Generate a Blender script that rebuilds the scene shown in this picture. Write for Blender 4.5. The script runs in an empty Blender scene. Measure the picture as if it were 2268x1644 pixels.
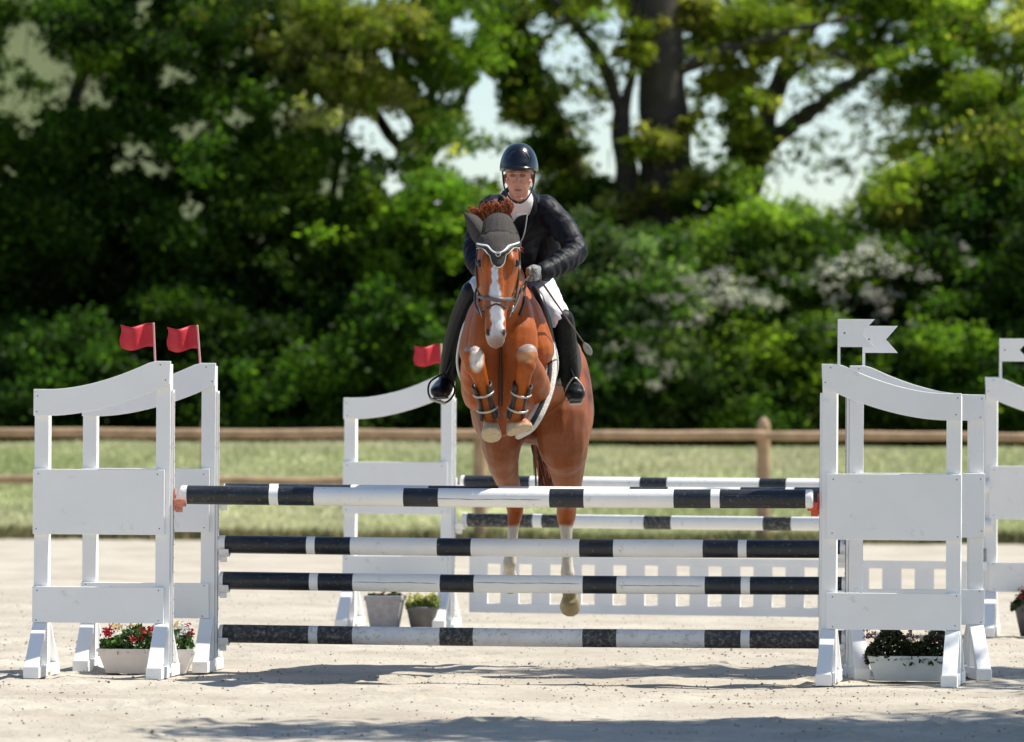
import bpy, bmesh, math, random
import numpy as np
from mathutils import Vector, Matrix, noise
random.seed(7)
RNG = np.random.default_rng(7)
SC = bpy.context.scene
COL = SC.collection

# ------------------------------------------------------------ camera, sky, sun, exposure
PXF = 12300.0                      # focal length in reference pixels (reference 2268 px wide)
CAM_Z = 1.37
cam_data = bpy.data.cameras.new('camera')
cam = bpy.data.objects.new('camera', cam_data); COL.objects.link(cam)
cam_data.sensor_width = 36.0
cam_data.lens = 36.0 * PXF / 2268.0
cam_data.clip_start = 0.5; cam_data.clip_end = 3000
cam_data.dof.use_dof = True
cam_data.dof.focus_distance = 29.9
cam_data.dof.aperture_fstop = 3.5
CAM_ROT = (Matrix.Rotation(math.radians(90.573), 3, 'X') @ Matrix.Rotation(0.0053, 3, 'Z'))
cam.matrix_world = Matrix.Translation((0, 0, CAM_Z)) @ CAM_ROT.to_4x4()
SC.camera = cam

SUN_DIR = Vector((0.52, 0.13, 0.84)).normalized()
EL = math.asin(SUN_DIR.z); AZ = math.atan2(SUN_DIR.x, SUN_DIR.y)
world = bpy.data.worlds.new('World'); SC.world = world; world.use_nodes = True
wn = world.node_tree.nodes; wl = world.node_tree.links
bg = wn['Background']; sky = wn.new('ShaderNodeTexSky'); sky.sky_type = 'NISHITA'
sky.sun_disc = False; sky.sun_elevation = EL; sky.sun_rotation = AZ
sky.air_density = 1.0; sky.dust_density = 0.6; sky.ozone_density = 1.9; sky.altitude = 300
wl.new(sky.outputs[0], bg.inputs[0]); bg.inputs[1].default_value = 0.098
sun_d = bpy.data.lights.new('sun', 'SUN'); sun_d.energy = 4.6; sun_d.angle = math.radians(0.53)
sun_d.color = (1.0, 0.95, 0.86)
sun = bpy.data.objects.new('sun', sun_d); COL.objects.link(sun)
sun.rotation_euler = SUN_DIR.to_track_quat('Z', 'Y').to_euler()
sun.location = SUN_DIR * 60
SC.view_settings.view_transform = 'Standard'; SC.view_settings.look = 'None'
SC.view_settings.gamma = 1; SC.view_settings.use_curve_mapping = False
SC.view_settings.exposure = 0.66
SC.render.engine = 'CYCLES'
SC.cycles.max_bounces = 8; SC.cycles.diffuse_bounces = 4; SC.cycles.transmission_bounces = 4
SC.cycles.transparent_max_bounces = 4
SC.cycles.use_denoising = True

def P(u, v, y):
    """the world point at distance y whose sight line passes reference pixel (u, v)"""
    d = CAM_ROT @ Vector(((u - 1134) / PXF, (822 - v) / PXF, -1.0))
    k = y / d.y
    return Vector((0, 0, CAM_Z)) + d * k
def px(n, y): return n * y / PXF

# ------------------------------------------------------------ materials
MATS = {}
def nt(name):
    m = bpy.data.materials.new(name); m.use_nodes = True
    t = m.node_tree; b = t.nodes['Principled BSDF']
    MATS[name] = m
    return m, t.nodes, t.links, b
def mat(name, col, rough=0.6, var=0.12, scale=8.0, bump=0.0, bscale=60.0, spec=0.5, metal=0.0, dirt=None, dscale=14.0, damt=0.0, sheen=0.0, coat=0.0):
    m, N, L, b = nt(name)
    tc = N.new('ShaderNodeTexCoord')
    nz = N.new('ShaderNodeTexNoise'); nz.inputs['Scale'].default_value = scale; nz.inputs['Detail'].default_value = 6
    L.new(tc.outputs['Object'], nz.inputs['Vector'])
    cr = N.new('ShaderNodeValToRGB')
    lo = [max(0, c * (1 - var)) for c in col]; hi = [min(1, c * (1 + var)) for c in col]
    cr.color_ramp.elements[0].position = 0.3; cr.color_ramp.elements[1].position = 0.7
    cr.color_ramp.elements[0].color = (*lo, 1); cr.color_ramp.elements[1].color = (*hi, 1)
    L.new(nz.outputs['Fac'], cr.inputs['Fac']); out = cr.outputs['Color']
    if dirt:
        n2 = N.new('ShaderNodeTexNoise'); n2.inputs['Scale'].default_value = dscale; n2.inputs['Detail'].default_value = 10; n2.inputs['Roughness'].default_value = 0.75
        L.new(tc.outputs['Object'], n2.inputs['Vector'])
        r2 = N.new('ShaderNodeValToRGB'); r2.color_ramp.elements[0].position = 0.62 - damt * 0.3; r2.color_ramp.elements[1].position = 0.72 - damt * 0.1
        r2.color_ramp.elements[0].color = (0, 0, 0, 1); r2.color_ramp.elements[1].color = (1, 1, 1, 1)
        L.new(n2.outputs['Fac'], r2.inputs['Fac'])
        mx = N.new('ShaderNodeMix'); mx.data_type = 'RGBA'
        L.new(r2.outputs['Color'], mx.inputs['Factor']); L.new(out, mx.inputs[6]); mx.inputs[7].default_value = (*dirt, 1)
        out = mx.outputs[2]
    L.new(out, b.inputs['Base Color'])
    b.inputs['Roughness'].default_value = rough; b.inputs['Metallic'].default_value = metal
    b.inputs['Specular IOR Level'].default_value = spec
    if sheen: b.inputs['Sheen Weight'].default_value = sheen
    if coat: b.inputs['Coat Weight'].default_value = coat; b.inputs['Coat Roughness'].default_value = 0.12
    if bump:
        n3 = N.new('ShaderNodeTexNoise'); n3.inputs['Scale'].default_value = bscale; n3.inputs['Detail'].default_value = 5
        L.new(tc.outputs['Object'], n3.inputs['Vector'])
        bp = N.new('ShaderNodeBump'); bp.inputs['Strength'].default_value = bump; bp.inputs['Distance'].default_value = 0.02
        L.new(n3.outputs['Fac'], bp.inputs['Height']); L.new(bp.outputs['Normal'], b.inputs['Normal'])
    return m
def attr_mat(name, attr='tint', rough=0.6, bump=0.0, bscale=80.0, spec=0.5, trans=0.0, nscale=20, nvar=0.2, stretch=None, sheen=0.0, tmul=(1, 1, 1)):
    """colour from a mesh attribute, broken up by noise"""
    m, N, L, b = nt(name)
    at = N.new('ShaderNodeAttribute'); at.attribute_name = attr
    tc = N.new('ShaderNodeTexCoord'); nz = N.new('ShaderNodeTexNoise'); nz.inputs['Scale'].default_value = nscale; nz.inputs['Detail'].default_value = 5
    if stretch:
        mp = N.new('ShaderNodeMapping'); mp.inputs['Scale'].default_value = stretch
        L.new(tc.outputs['Object'], mp.inputs['Vector']); L.new(mp.outputs['Vector'], nz.inputs['Vector'])
    else: L.new(tc.outputs['Object'], nz.inputs['Vector'])
    mr = N.new('ShaderNodeMapRange'); mr.inputs['From Min'].default_value = 0.3; mr.inputs['From Max'].default_value = 0.7
    mr.inputs['To Min'].default_value = 1 - nvar; mr.inputs['To Max'].default_value = 1 + nvar
    L.new(nz.outputs['Fac'], mr.inputs['Value'])
    vm = N.new('ShaderNodeVectorMath'); vm.operation = 'SCALE'
    L.new(at.outputs['Color'], vm.inputs[0]); L.new(mr.outputs['Result'], vm.inputs['Scale'])
    L.new(vm.outputs['Vector'], b.inputs['Base Color'])
    b.inputs['Roughness'].default_value = rough; b.inputs['Specular IOR Level'].default_value = spec
    if sheen: b.inputs['Sheen Weight'].default_value = sheen
    if bump:
        bp = N.new('ShaderNodeBump'); bp.inputs['Strength'].default_value = bump; bp.inputs['Distance'].default_value = 0.01
        n3 = N.new('ShaderNodeTexNoise'); n3.inputs['Scale'].default_value = bscale
        L.new(tc.outputs['Object'], n3.inputs['Vector'])
        L.new(n3.outputs['Fac'], bp.inputs['Height']); L.new(bp.outputs['Normal'], b.inputs['Normal'])
    if trans:
        tr = N.new('ShaderNodeBsdfTranslucent'); v2 = N.new('ShaderNodeVectorMath'); v2.operation = 'MULTIPLY'; v2.inputs[1].default_value = tmul
        L.new(vm.outputs['Vector'], v2.inputs[0]); L.new(v2.outputs['Vector'], tr.inputs['Color'])
        ms = N.new('ShaderNodeMixShader'); ms.inputs[0].default_value = trans
        out = N['Material Output']
        L.new(b.outputs[0], ms.inputs[1]); L.new(tr.outputs[0], ms.inputs[2]); L.new(ms.outputs[0], out.inputs['Surface'])
    return m

WHITE = (0.87, 0.86, 0.84)
M_wood_white = mat('white_painted_wood', WHITE, 0.5, 0.035, 3.0, 0.12, 30, dirt=(0.62, 0.59, 0.54), dscale=7, damt=0.02)
M_plastic_white = mat('white_pole_paint', (0.84, 0.83, 0.80), 0.42, 0.04, 5.0, 0.1, 25, dirt=(0.45, 0.41, 0.35), dscale=22, damt=0.10)
M_pole_black = mat('black_pole_paint', (0.013, 0.016, 0.021), 0.38, 0.3, 9.0, 0.15, 40, dirt=(0.30, 0.29, 0.27), dscale=60, damt=0.12)
M_white_dirty = mat('muddy_white_pole_paint', (0.70, 0.70, 0.69), 0.6, 0.08, 7.0, 0.15, 30, dirt=(0.33, 0.29, 0.22), dscale=30, damt=0.3)
M_black_dirty = mat('muddy_black_pole_paint', (0.03, 0.032, 0.036), 0.7, 0.3, 9.0, 0.2, 40, dirt=(0.25, 0.23, 0.19), dscale=45, damt=0.45)
M_cup_red = mat('red_cup_plastic', (0.62, 0.085, 0.04), 0.4, 0.15)
M_cup_faded = mat('faded_red_cup', (0.62, 0.24, 0.16), 0.6, 0.3, 60, dirt=(0.45, 0.35, 0.28), dscale=60, damt=0.1)
M_metal = mat('dull_steel', (0.28, 0.28, 0.29), 0.45, 0.2, 30, metal=0.7)
M_screw = mat('dark_screw', (0.05, 0.045, 0.04), 0.5, 0.2)
M_red_flag = mat('red_flag_fabric', (0.50, 0.012, 0.024), 0.6, 0.08, 12, 0.1, 90)
M_flag_pole_red = mat('pinkish_flag_stick', (0.62, 0.32, 0.30), 0.5, 0.1)
M_flag_pole_pale = mat('pale_wood_stick', (0.62, 0.50, 0.38), 0.6, 0.1)
M_fence = mat('weathered_fence_wood', (0.37, 0.25, 0.14), 0.8, 0.25, 5, 0.5, 30, dirt=(0.18, 0.11, 0.07), dscale=6, damt=0.0)

# ------------------------------------------------------------ mesh helpers
class MB:
    def __init__(s): s.v = []; s.f = []; s.m = []
    def add(s, vs, fs, mi=0):
        o = len(s.v); s.v += [tuple(p) for p in vs]
        s.f += [tuple(i + o for i in f) for f in fs]; s.m += [mi] * len(fs)
        return s
    def box(s, a, b, mi=0, M=None):
        x0, y0, z0 = a; x1, y1, z1 = b
        vs = [Vector(p) for p in ((x0,y0,z0),(x1,y0,z0),(x1,y1,z0),(x0,y1,z0),(x0,y0,z1),(x1,y0,z1),(x1,y1,z1),(x0,y1,z1))]
        if M: vs = [M @ p for p in vs]
        return s.add(vs, [(0,3,2,1),(4,5,6,7),(0,1,5,4),(1,2,6,5),(2,3,7,6),(3,0,4,7)], mi)
    def prism(s, poly, y0, y1, mi=0):
        """polygon in (x, z), extruded from y0 (front) to y1"""
        n = len(poly)
        vs = [(x, y0, z) for x, z in poly] + [(x, y1, z) for x, z in poly]
        fs = [tuple(range(n)), tuple(range(2*n-1, n-1, -1))]
        fs += [((i+1) % n, i, i+n, (i+1) % n + n) for i in range(n)]
        return s.add(vs, fs, mi)
    def loft(s, pts, ra, rb=None, side=(1,0,0), n=14, cap=True, mi=0, k=1, power=2.0):
        pts = [Vector(p) for p in pts]
        if not hasattr(ra, '__len__'): ra = [ra] * len(pts)
        if rb is None: rb = ra
        if not hasattr(rb, '__len__'): rb = [rb] * len(pts)
        if k > 1:
            arr = [(*p, a, b) for p, a, b in zip(pts, ra, rb)]; q = []
            for i in range(len(arr) - 1):
                p0 = arr[max(i-1, 0)]; p1 = arr[i]; p2 = arr[i+1]; p3 = arr[min(i+2, len(arr)-1)]
                for j in range(k):
                    t = j / k
                    q.append([0.5*((2*b) + (-a+c)*t + (2*a-5*b+4*c-d)*t*t + (-a+3*b-3*c+d)*t**3) for a, b, c, d in zip(p0, p1, p2, p3)])
            q.append(list(arr[-1]))
            pts = [Vector(w[:3]) for w in q]; ra = [w[3] for w in q]; rb = [w[4] for w in q]
        side = Vector(side); rings = []
        N = len(pts)
        def frame(i):
            T = (pts[min(i+1, N-1)] - pts[max(i-1, 0)]).normalized()
            X = side - T * side.dot(T)
            if X.length < 1e-3: X = Vector((0, 0, 1)) - T * T.z
            X.normalize(); return T, X, T.cross(X)
        def ring(c, X, Y, a, b):
            o = []
            for j in range(n):
                th = 2 * math.pi * j / n; ct, st = math.cos(th), math.sin(th)
                o.append(c + X * (a * math.copysign(abs(ct)**(2/power), ct)) + Y * (b * math.copysign(abs(st)**(2/power), st)))
            return o
        T, X, Y = frame(0)
        if cap:
            for q in (0.97, 0.75, 0.4):
                r = math.sqrt(1 - q*q); m = min(ra[0], rb[0])
                rings.append(ring(pts[0] - T * (m * q), X, Y, ra[0] * r, rb[0] * r))
        for i in range(N):
            T, X, Y = frame(i); rings.append(ring(pts[i], X, Y, ra[i], rb[i]))
        if cap:
            for q in (0.4, 0.75, 0.97):
                r = math.sqrt(1 - q*q); m = min(ra[-1], rb[-1])
                rings.append(ring(pts[-1] + T * (m * q), X, Y, ra[-1] * r, rb[-1] * r))
        vs = [p for r in rings for p in r]; fs = []
        for i in range(len(rings) - 1):
            for j in range(n):
                a = i*n + j; b = i*n + (j+1) % n
                fs.append((a, b, b+n, a+n))
        fs.append(tuple(range(n-1, -1, -1))); L = (len(rings)-1)*n; fs.append(tuple(range(L, L+n)))
        return s.add(vs, fs, mi)
    def ball(s, c, r, mi=0, M=None, n=16, h=10):
        c = Vector(c)
        if not hasattr(r, '__len__'): r = (r, r, r)
        vs = []; fs = []
        for i in range(1, h):
            ph = math.pi * i / h
            for j in range(n):
                th = 2*math.pi*j/n
                p = Vector((r[0]*math.sin(ph)*math.cos(th), r[1]*math.sin(ph)*math.sin(th), r[2]*math.cos(ph)))
                if M: p = M @ p
                vs.append(c + p)
        top = Vector((0,0,r[2])); bot = Vector((0,0,-r[2]))
        if M: top = M @ top; bot = M @ bot
        vs += [c + top, c + bot]; t = len(vs) - 2
        for i in range(h - 2):
            for j in range(n):
                a = i*n+j; b = i*n+(j+1) % n
                fs.append((a, a+n, b+n, b))
        for j in range(n):
            fs.append((t, j, (j+1) % n)); fs.append((t+1, (h-2)*n+(j+1) % n, (h-2)*n+j))
        return s.add(vs, fs, mi)
    def mesh(s, name, mats, smooth=False):
        me = bpy.data.meshes.new(name); me.from_pydata(s.v, [], s.f)
        if not isinstance(mats, (list, tuple)): mats = [mats]
        for m in mats: me.materials.append(m)
        me.polygons.foreach_set('material_index', s.m)
        if smooth: me.polygons.foreach_set('use_smooth', [True] * len(s.f))
        me.update(); return me
    def build(s, name, mats, parent=None, smooth=False, bevel=0.0, loc=None):
        return link(name, s.mesh(name, mats, smooth), parent, bevel, loc)

def link(name, me, parent=None, bevel=0.0, loc=None):
    o = bpy.data.objects.new(name, me); COL.objects.link(o)
    if parent is not None: o.parent = parent
    if loc is not None: o.location = loc
    if bevel:
        b = o.modifiers.new('bevel', 'BEVEL'); b.width = bevel; b.segments = 2; b.limit_method = 'ANGLE'; b.angle_limit = math.radians(40)
    return o
def thing(name, label, cat, loc=(0,0,0), rz=0.0, group=None):
    o = bpy.data.objects.new(name, None); COL.objects.link(o)
    o.location = loc; o.rotation_euler = (0, 0, rz); o.empty_display_size = 0.2
    return tag(o, label, cat, group)
def tag(o, label, cat, group=None, kind=None):
    if label: o['label'] = label
    if cat: o['category'] = cat
    if group: o['group'] = group
    if kind: o['kind'] = kind
    return o
def np_mesh(name, V, F, mats, tint=None, smooth=False):
    """V (n,3), F (m,k) with a constant k; tint (m,3) per face"""
    me = bpy.data.meshes.new(name)
    n, (m, k) = len(V), F.shape
    me.vertices.add(n); me.vertices.foreach_set('co', V.astype(np.float32).ravel())
    me.loops.add(m * k); me.loops.foreach_set('vertex_index', F.astype(np.int32).ravel())
    me.polygons.add(m); me.polygons.foreach_set('loop_start', np.arange(0, m*k, k, dtype=np.int32))
    if smooth: me.polygons.foreach_set('use_smooth', np.ones(m, bool))
    me.update(calc_edges=True)
    for q in (mats if isinstance(mats, (list, tuple)) else [mats]): me.materials.append(q)
    if tint is not None:
        a = me.color_attributes.new('tint', 'FLOAT_COLOR', 'CORNER')
        c = np.ones((m*k, 4), np.float32); c[:, :3] = np.repeat(tint, k, axis=0)
        a.data.foreach_set('color', c.ravel())
    return me
def fuse(mb, voxel=0.008, smooth=4, fac=0.5):
    """join overlapping closed shapes into one continuous skin; returns a mesh"""
    me = bpy.data.meshes.new('raw'); me.from_pydata(mb.v, [], mb.f); me.update()
    o = bpy.data.objects.new('raw', me); COL.objects.link(o)
    r = o.modifiers.new('r', 'REMESH'); r.mode = 'VOXEL'; r.voxel_size = voxel; r.use_smooth_shade = True
    if smooth:
        q = o.modifiers.new('s', 'SMOOTH'); q.iterations = smooth; q.factor = fac
    dg = bpy.context.evaluated_depsgraph_get(); dg.update()
    out = bpy.data.meshes.new_from_object(o.evaluated_get(dg))
    bpy.data.objects.remove(o); bpy.data.meshes.remove(me)
    out.polygons.foreach_set('use_smooth', np.ones(len(out.polygons), bool))
    return out
def coords(me):
    a = np.empty(len(me.vertices) * 3, np.float32); me.vertices.foreach_get('co', a); return a.reshape(-1, 3)
def normals(me):
    a = np.empty(len(me.vertices) * 3, np.float32); me.vertex_normals.foreach_get('vector', a); return a.reshape(-1, 3)
def paint(me, C):
    a = me.color_attributes.new('tint', 'FLOAT_COLOR', 'POINT')
    c = np.ones((len(C), 4), np.float32); c[:, :3] = C; a.data.foreach_set('color', c.ravel())
def uvpix(V):
    """reference pixel of world points"""
    R = np.array(CAM_ROT.transposed()); d = (V - np.array([0, 0, CAM_Z])) @ R.T
    return 1134 + PXF * d[:, 0] / -d[:, 2], 822 - PXF * d[:, 1] / -d[:, 2]

# ------------------------------------------------------------ ground: sand arena, grass bank, far land, hill
def grid_mesh(name, xs, ys, zf, m, smooth=True):
    X, Y = np.meshgrid(xs, ys); Z = zf(X, Y)
    V = np.stack([X.ravel(), Y.ravel(), Z.ravel()], 1)
    nx, ny = len(xs), len(ys)
    i = np.arange(ny - 1)[:, None] * nx + np.arange(nx - 1)[None, :]
    i = i.ravel(); F = np.stack([i, i + 1, i + 1 + nx, i + nx], 1)
    return np_mesh(name, V, F, m, smooth=smooth)
def vnoise(X, Y, s, seed=0):
    """smooth value noise by summed random sines"""
    r = np.random.default_rng(seed); out = np.zeros_like(X)
    for k in range(14):
        a = r.uniform(0, 2*math.pi); f = s * r.uniform(0.6, 1.8); ph = r.uniform(0, 6.28)
        out += np.sin((X * math.cos(a) + Y * math.sin(a)) * f + ph + 1.3*np.sin((X*math.sin(a) - Y*math.cos(a)) * f * 0.6 + ph*2))
    return out / 14 * 1.9
sm, N, L, b = nt('arena_sand')
tc = N.new('ShaderNodeTexCoord')
n1 = N.new('ShaderNodeTexNoise'); n1.inputs['Scale'].default_value = 0.9; n1.inputs['Detail'].default_value = 8; n1.inputs['Roughness'].default_value = 0.65
n2 = N.new('ShaderNodeTexNoise'); n2.inputs['Scale'].default_value = 16; n2.inputs['Detail'].default_value = 9; n2.inputs['Roughness'].default_value = 0.8
for n_ in (n1, n2): L.new(tc.outputs['Object'], n_.inputs['Vector'])
r1 = N.new('ShaderNodeValToRGB'); r1.color_ramp.elements[0].position = 0.36; r1.color_ramp.elements[1].position = 0.62
r1.color_ramp.elements[0].color = (0.355, 0.312, 0.248, 1); r1.color_ramp.elements[1].color = (0.458, 0.418, 0.345, 1)
L.new(n1.outputs['Fac'], r1.inputs['Fac'])
r2 = N.new('ShaderNodeValToRGB'); r2.color_ramp.elements[0].position = 0.30; r2.color_ramp.elements[1].position = 0.44
r2.color_ramp.elements[0].color = (0.60, 0.55, 0.50, 1); r2.color_ramp.elements[1].color = (1, 1, 1, 1)
L.new(n2.outputs['Fac'], r2.inputs['Fac'])
mx = N.new('ShaderNodeMix'); mx.data_type = 'RGBA'; mx.blend_type = 'MULTIPLY'; mx.inputs['Factor'].default_value = 1
L.new(r1.outputs['Color'], mx.inputs[6]); L.new(r2.outputs['Color'], mx.inputs[7]); L.new(mx.outputs[2], b.inputs['Base Color'])
b.inputs['Roughness'].default_value = 0.95; b.inputs['Specular IOR Level'].default_value = 0.15
bp = N.new('ShaderNodeBump'); bp.inputs['Strength'].default_value = 0.6; bp.inputs['Distance'].default_value = 0.02
n3 = N.new('ShaderNodeTexNoise'); n3.inputs['Scale'].default_value = 22; n3.inputs['Detail'].default_value = 7
L.new(tc.outputs['Object'], n3.inputs['Vector']); L.new(n3.outputs['Fac'], bp.inputs['Height']); L.new(bp.outputs['Normal'], b.inputs['Normal'])

_r = np.random.default_rng(44)
PITS = [(x, y, _r.uniform(.06, .10), _r.uniform(.07, .13), _r.uniform(.015, .032)) for x, y in zip(_r.uniform(-4, 4, 150), _r.uniform(24.5, 37, 150))]
def sand_z(X, Y):
    a = vnoise(X, Y, 2.2, 1) * 0.012 + vnoise(X, Y, 7.0, 2) * 0.008 + np.maximum(vnoise(X, Y, 16.0, 3), 0) * 0.010
    for cx, cy, rx, ry, dp in PITS:
        m = (np.abs(X - cx) < rx*4) & (np.abs(Y - cy) < ry*4)
        if not m.any(): continue
        q = ((X[m] - cx)/rx)**2 + ((Y[m] - cy)/ry)**2
        a[m] += -dp*np.exp(-q) + dp*0.75*np.exp(-(np.sqrt(q) - 1.75)**2*4)
    return a - 0.012
def lin(*seg):
    o = []
    for a, b_, n_ in seg: o += list(np.linspace(a, b_, n_, endpoint=False))
    return np.array(o + [seg[-1][1]])
g = link('sand_arena', grid_mesh('sand_arena', lin((-60, -9, 30), (-9, 9, 360), (9, 60, 30)), lin((-12, 20, 30), (20, 45, 420), (45, 66.6, 90)), sand_z, sm))
tag(g, 'pale sand surface of the riding arena', None, kind='structure')
M_grass_soil = mat('dry_grass_ground', (0.38, 0.40, 0.20), 0.9, 0.35, 1.2, 0.4, 12, dirt=(0.28, 0.24, 0.11), dscale=1.6, damt=0.1)
M_soil = mat('shaded_earth', (0.06, 0.055, 0.03), 0.95, 0.3, 1.5)
def bank_z(X, Y):
    t = np.clip((Y - 66.9) / 11.5, 0, 1)
    return 1.06 * (t * t * (3 - 2*t)) ** 0.8 + vnoise(X, Y, 0.9, 5) * 0.03 - 0.02
g = link('grass_bank', grid_mesh('grass_bank', lin((-80, -11, 40), (-11, 11, 110), (11, 80, 40)), lin((66.55, 80, 60), (80, 120, 20)), bank_z, M_grass_soil))
tag(g, 'low grass bank rising behind the wooden fence', None, kind='structure')
M_far = mat('far_meadow', (0.058, 0.074, 0.019), 0.95, 0.2, 0.06)
def hill_z(X, Y):
    e = np.clip((Y - 120) / 240, 0, 1); e = e * e * (3 - 2*e)
    prof = 46 / (1 + np.exp((X + 17.5) / 4.5)) + 3.0
    return 0.9 + e * prof + vnoise(X, Y, 0.03, 8) * 1.2 * e
g = link('hillside', grid_mesh('hillside', lin((-400, -60, 30), (-60, 40, 60), (40, 400, 30)), lin((119, 420, 60), (420, 1500, 10)), hill_z, M_far))
tag(g, 'sunlit olive hillside far behind the trees', None, kind='structure')

# clods and crumbs of sand, more of them near the fences
def clods(name, n, xr, yr, smin, smax, m, seed, zf=sand_z, clump=0):
    r = np.random.default_rng(seed)
    x = r.uniform(*xr, n); y = r.uniform(*yr, n)
    if clump:
        cx = r.uniform(*xr, clump); cy = r.uniform(*yr, clump); k = r.integers(0, clump, n)
        x = cx[k] + r.normal(0, 0.30, n); y = cy[k] + r.normal(0, 0.22, n)
    s = smin + (smax - smin) * r.random(n) ** 4
    base = np.array([(1,0,0),(0,1,0),(-1,0,0),(0,-1,0),(0,0,0.8),(0,0,-0.6)], float)
    f = np.array([(0,1,4),(1,2,4),(2,3,4),(3,0,4),(1,0,5),(2,1,5),(3,2,5),(0,3,5)])
    V = base[None] * s[:, None, None] * r.uniform(0.6, 1.3, (n, 6, 1))
    a = r.uniform(0, 6.28, n); c, q = np.cos(a)[:, None], np.sin(a)[:, None]
    X = V[..., 0]*c - V[..., 1]*q; Y = V[..., 0]*q + V[..., 1]*c
    Z = V[..., 2] + zf(x, y)[:, None] + s[:, None]*0.3
    V = np.stack([X + x[:, None], Y + y[:, None], Z], -1).reshape(-1, 3)
    F = (f[None] + (np.arange(n) * 6)[:, None, None]).reshape(-1, 3)
    b0 = r.uniform(0.6, 1.05, n)[:, None]; w = r.random(n)[:, None]
    T = (np.array([0.50, 0.46, 0.39])[None] * (1-w) + np.array([0.40, 0.32, 0.21])[None] * w) * b0
    me = np_mesh(name, V, F, m, np.repeat(T, 8, axis=0), smooth=False)
    return link(name, me)
M_clod = attr_mat('sand_crumb', rough=0.95, spec=0.1, nscale=40, nvar=0.15)
o = clods('sand_crumbs', 11000, (-5.5, 5.5), (23.5, 46), 0.003, 0.010, M_clod, 11); tag(o, 'small crumbs of sand scattered over the arena', 'sand', kind='stuff')
o = clods('sand_clods', 2400, (-4.5, 4.5), (24, 36), 0.003, 0.012, M_clod, 12, clump=40); tag(o, 'darker clods kicked up in patches on the arena', 'sand', kind='stuff')

# grass on the bank
def blades(name, n, xr, yr, zf, h, seed, cols):
    r = np.random.default_rng(seed)
    x = r.uniform(*xr, n); y = r.uniform(*yr, n); z = zf(x, y)
    a = r.uniform(0, 3.14, n); w = r.uniform(0.012, 0.03, n); hh = h * r.uniform(0.4, 1.3, n) * (1 + 0.6*vnoise(x, y, 1.4, 77))
    hh = np.clip(hh, 0.015, 1)
    dx, dy = np.cos(a)*w, np.sin(a)*w; lx, ly = r.normal(0, 0.4, n)*hh, r.normal(0, 0.4, n)*hh
    V = np.stack([np.stack([x-dx, y-dy, z-0.01], 1), np.stack([x+dx, y+dy, z-0.01], 1), np.stack([x+lx, y+ly, z+hh], 1)], 1).reshape(-1, 3)
    F = np.arange(3*n).reshape(-1, 3)
    q = np.clip(vnoise(x, y, 0.8, 21)*0.5 + 0.5 + r.normal(0, 0.2, n), 0, 1)[:, None]
    T = np.array(cols[0])[None]*(1-q) + np.array(cols[1])[None]*q
    return link(name, np_mesh(name, V, F, M_blade, T*r.uniform(0.75, 1.2, (n, 1))))
M_blade = attr_mat('grass_blade', rough=0.6, spec=0.3, trans=0.35, nscale=3, nvar=0.1)
o = blades('grass', 110000, (-9, 9), (66.7, 80.5), bank_z, 0.075, 31, ((0.37, 0.43, 0.19), (0.64, 0.60, 0.40)))
tag(o, 'short dry yellow green grass covering the bank', 'grass', kind='stuff')
o = blades('grass_tufts', 9000, (-9, 9), (66.3, 67.3), lambda X, Y: np.zeros_like(X), 0.12, 32, ((0.14, 0.18, 0.05), (0.30, 0.24, 0.12)))
tag(o, 'ragged tufts of grass where bank meets sand', 'grass', kind='stuff')

# ------------------------------------------------------------ post and rail fence
FY = 66.75
fence = thing('rail_fence', 'weathered brown post and rail fence between arena and grass bank', 'fence', (0, FY, 0))
for uc in (-185, 459, 1064, 1691, 2316):
    p = P(uc, 1000, FY); w = 0.082
    mb = MB(); top = 1.50 - 0.02*random.random()
    mb.loft([(p.x, 0, -0.05), (p.x, 0, 0.8), (p.x, 0, top - 0.10)], w, n=12, cap=False)
    mb.loft([(p.x, 0, top - 0.10), (p.x, 0, top - 0.04), (p.x, 0, top)], [w, w*0.72, w*0.28], n=12, cap=False)
    mb.build('post', M_fence, fence, smooth=False)
def rail(z, r, x0, x1):
    mb = MB(); n = 6
    pts = [(x0 + (x1-x0)*i/n, -0.12 - 0.0*i, z + random.uniform(-0.010, 0.010)) for i in range(n+1)]
    mb.loft(pts, [r*random.uniform(0.93, 1.05) for _ in pts], [r*0.75]*(n+1), side=(0,0,1), n=12, k=3)
    mb.build('rail', M_fence, fence, smooth=True)
xs_ = [P(u, 1000, FY).x for u in (-400, 459, 1064, 1691, 2316, 2700)]
for a, c in zip(xs_[:-1], xs_[1:]):
    rail(1.275, 0.057, a + 0.01, c - 0.01); rail(0.70, 0.050, a + 0.01, c - 0.01)
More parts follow.
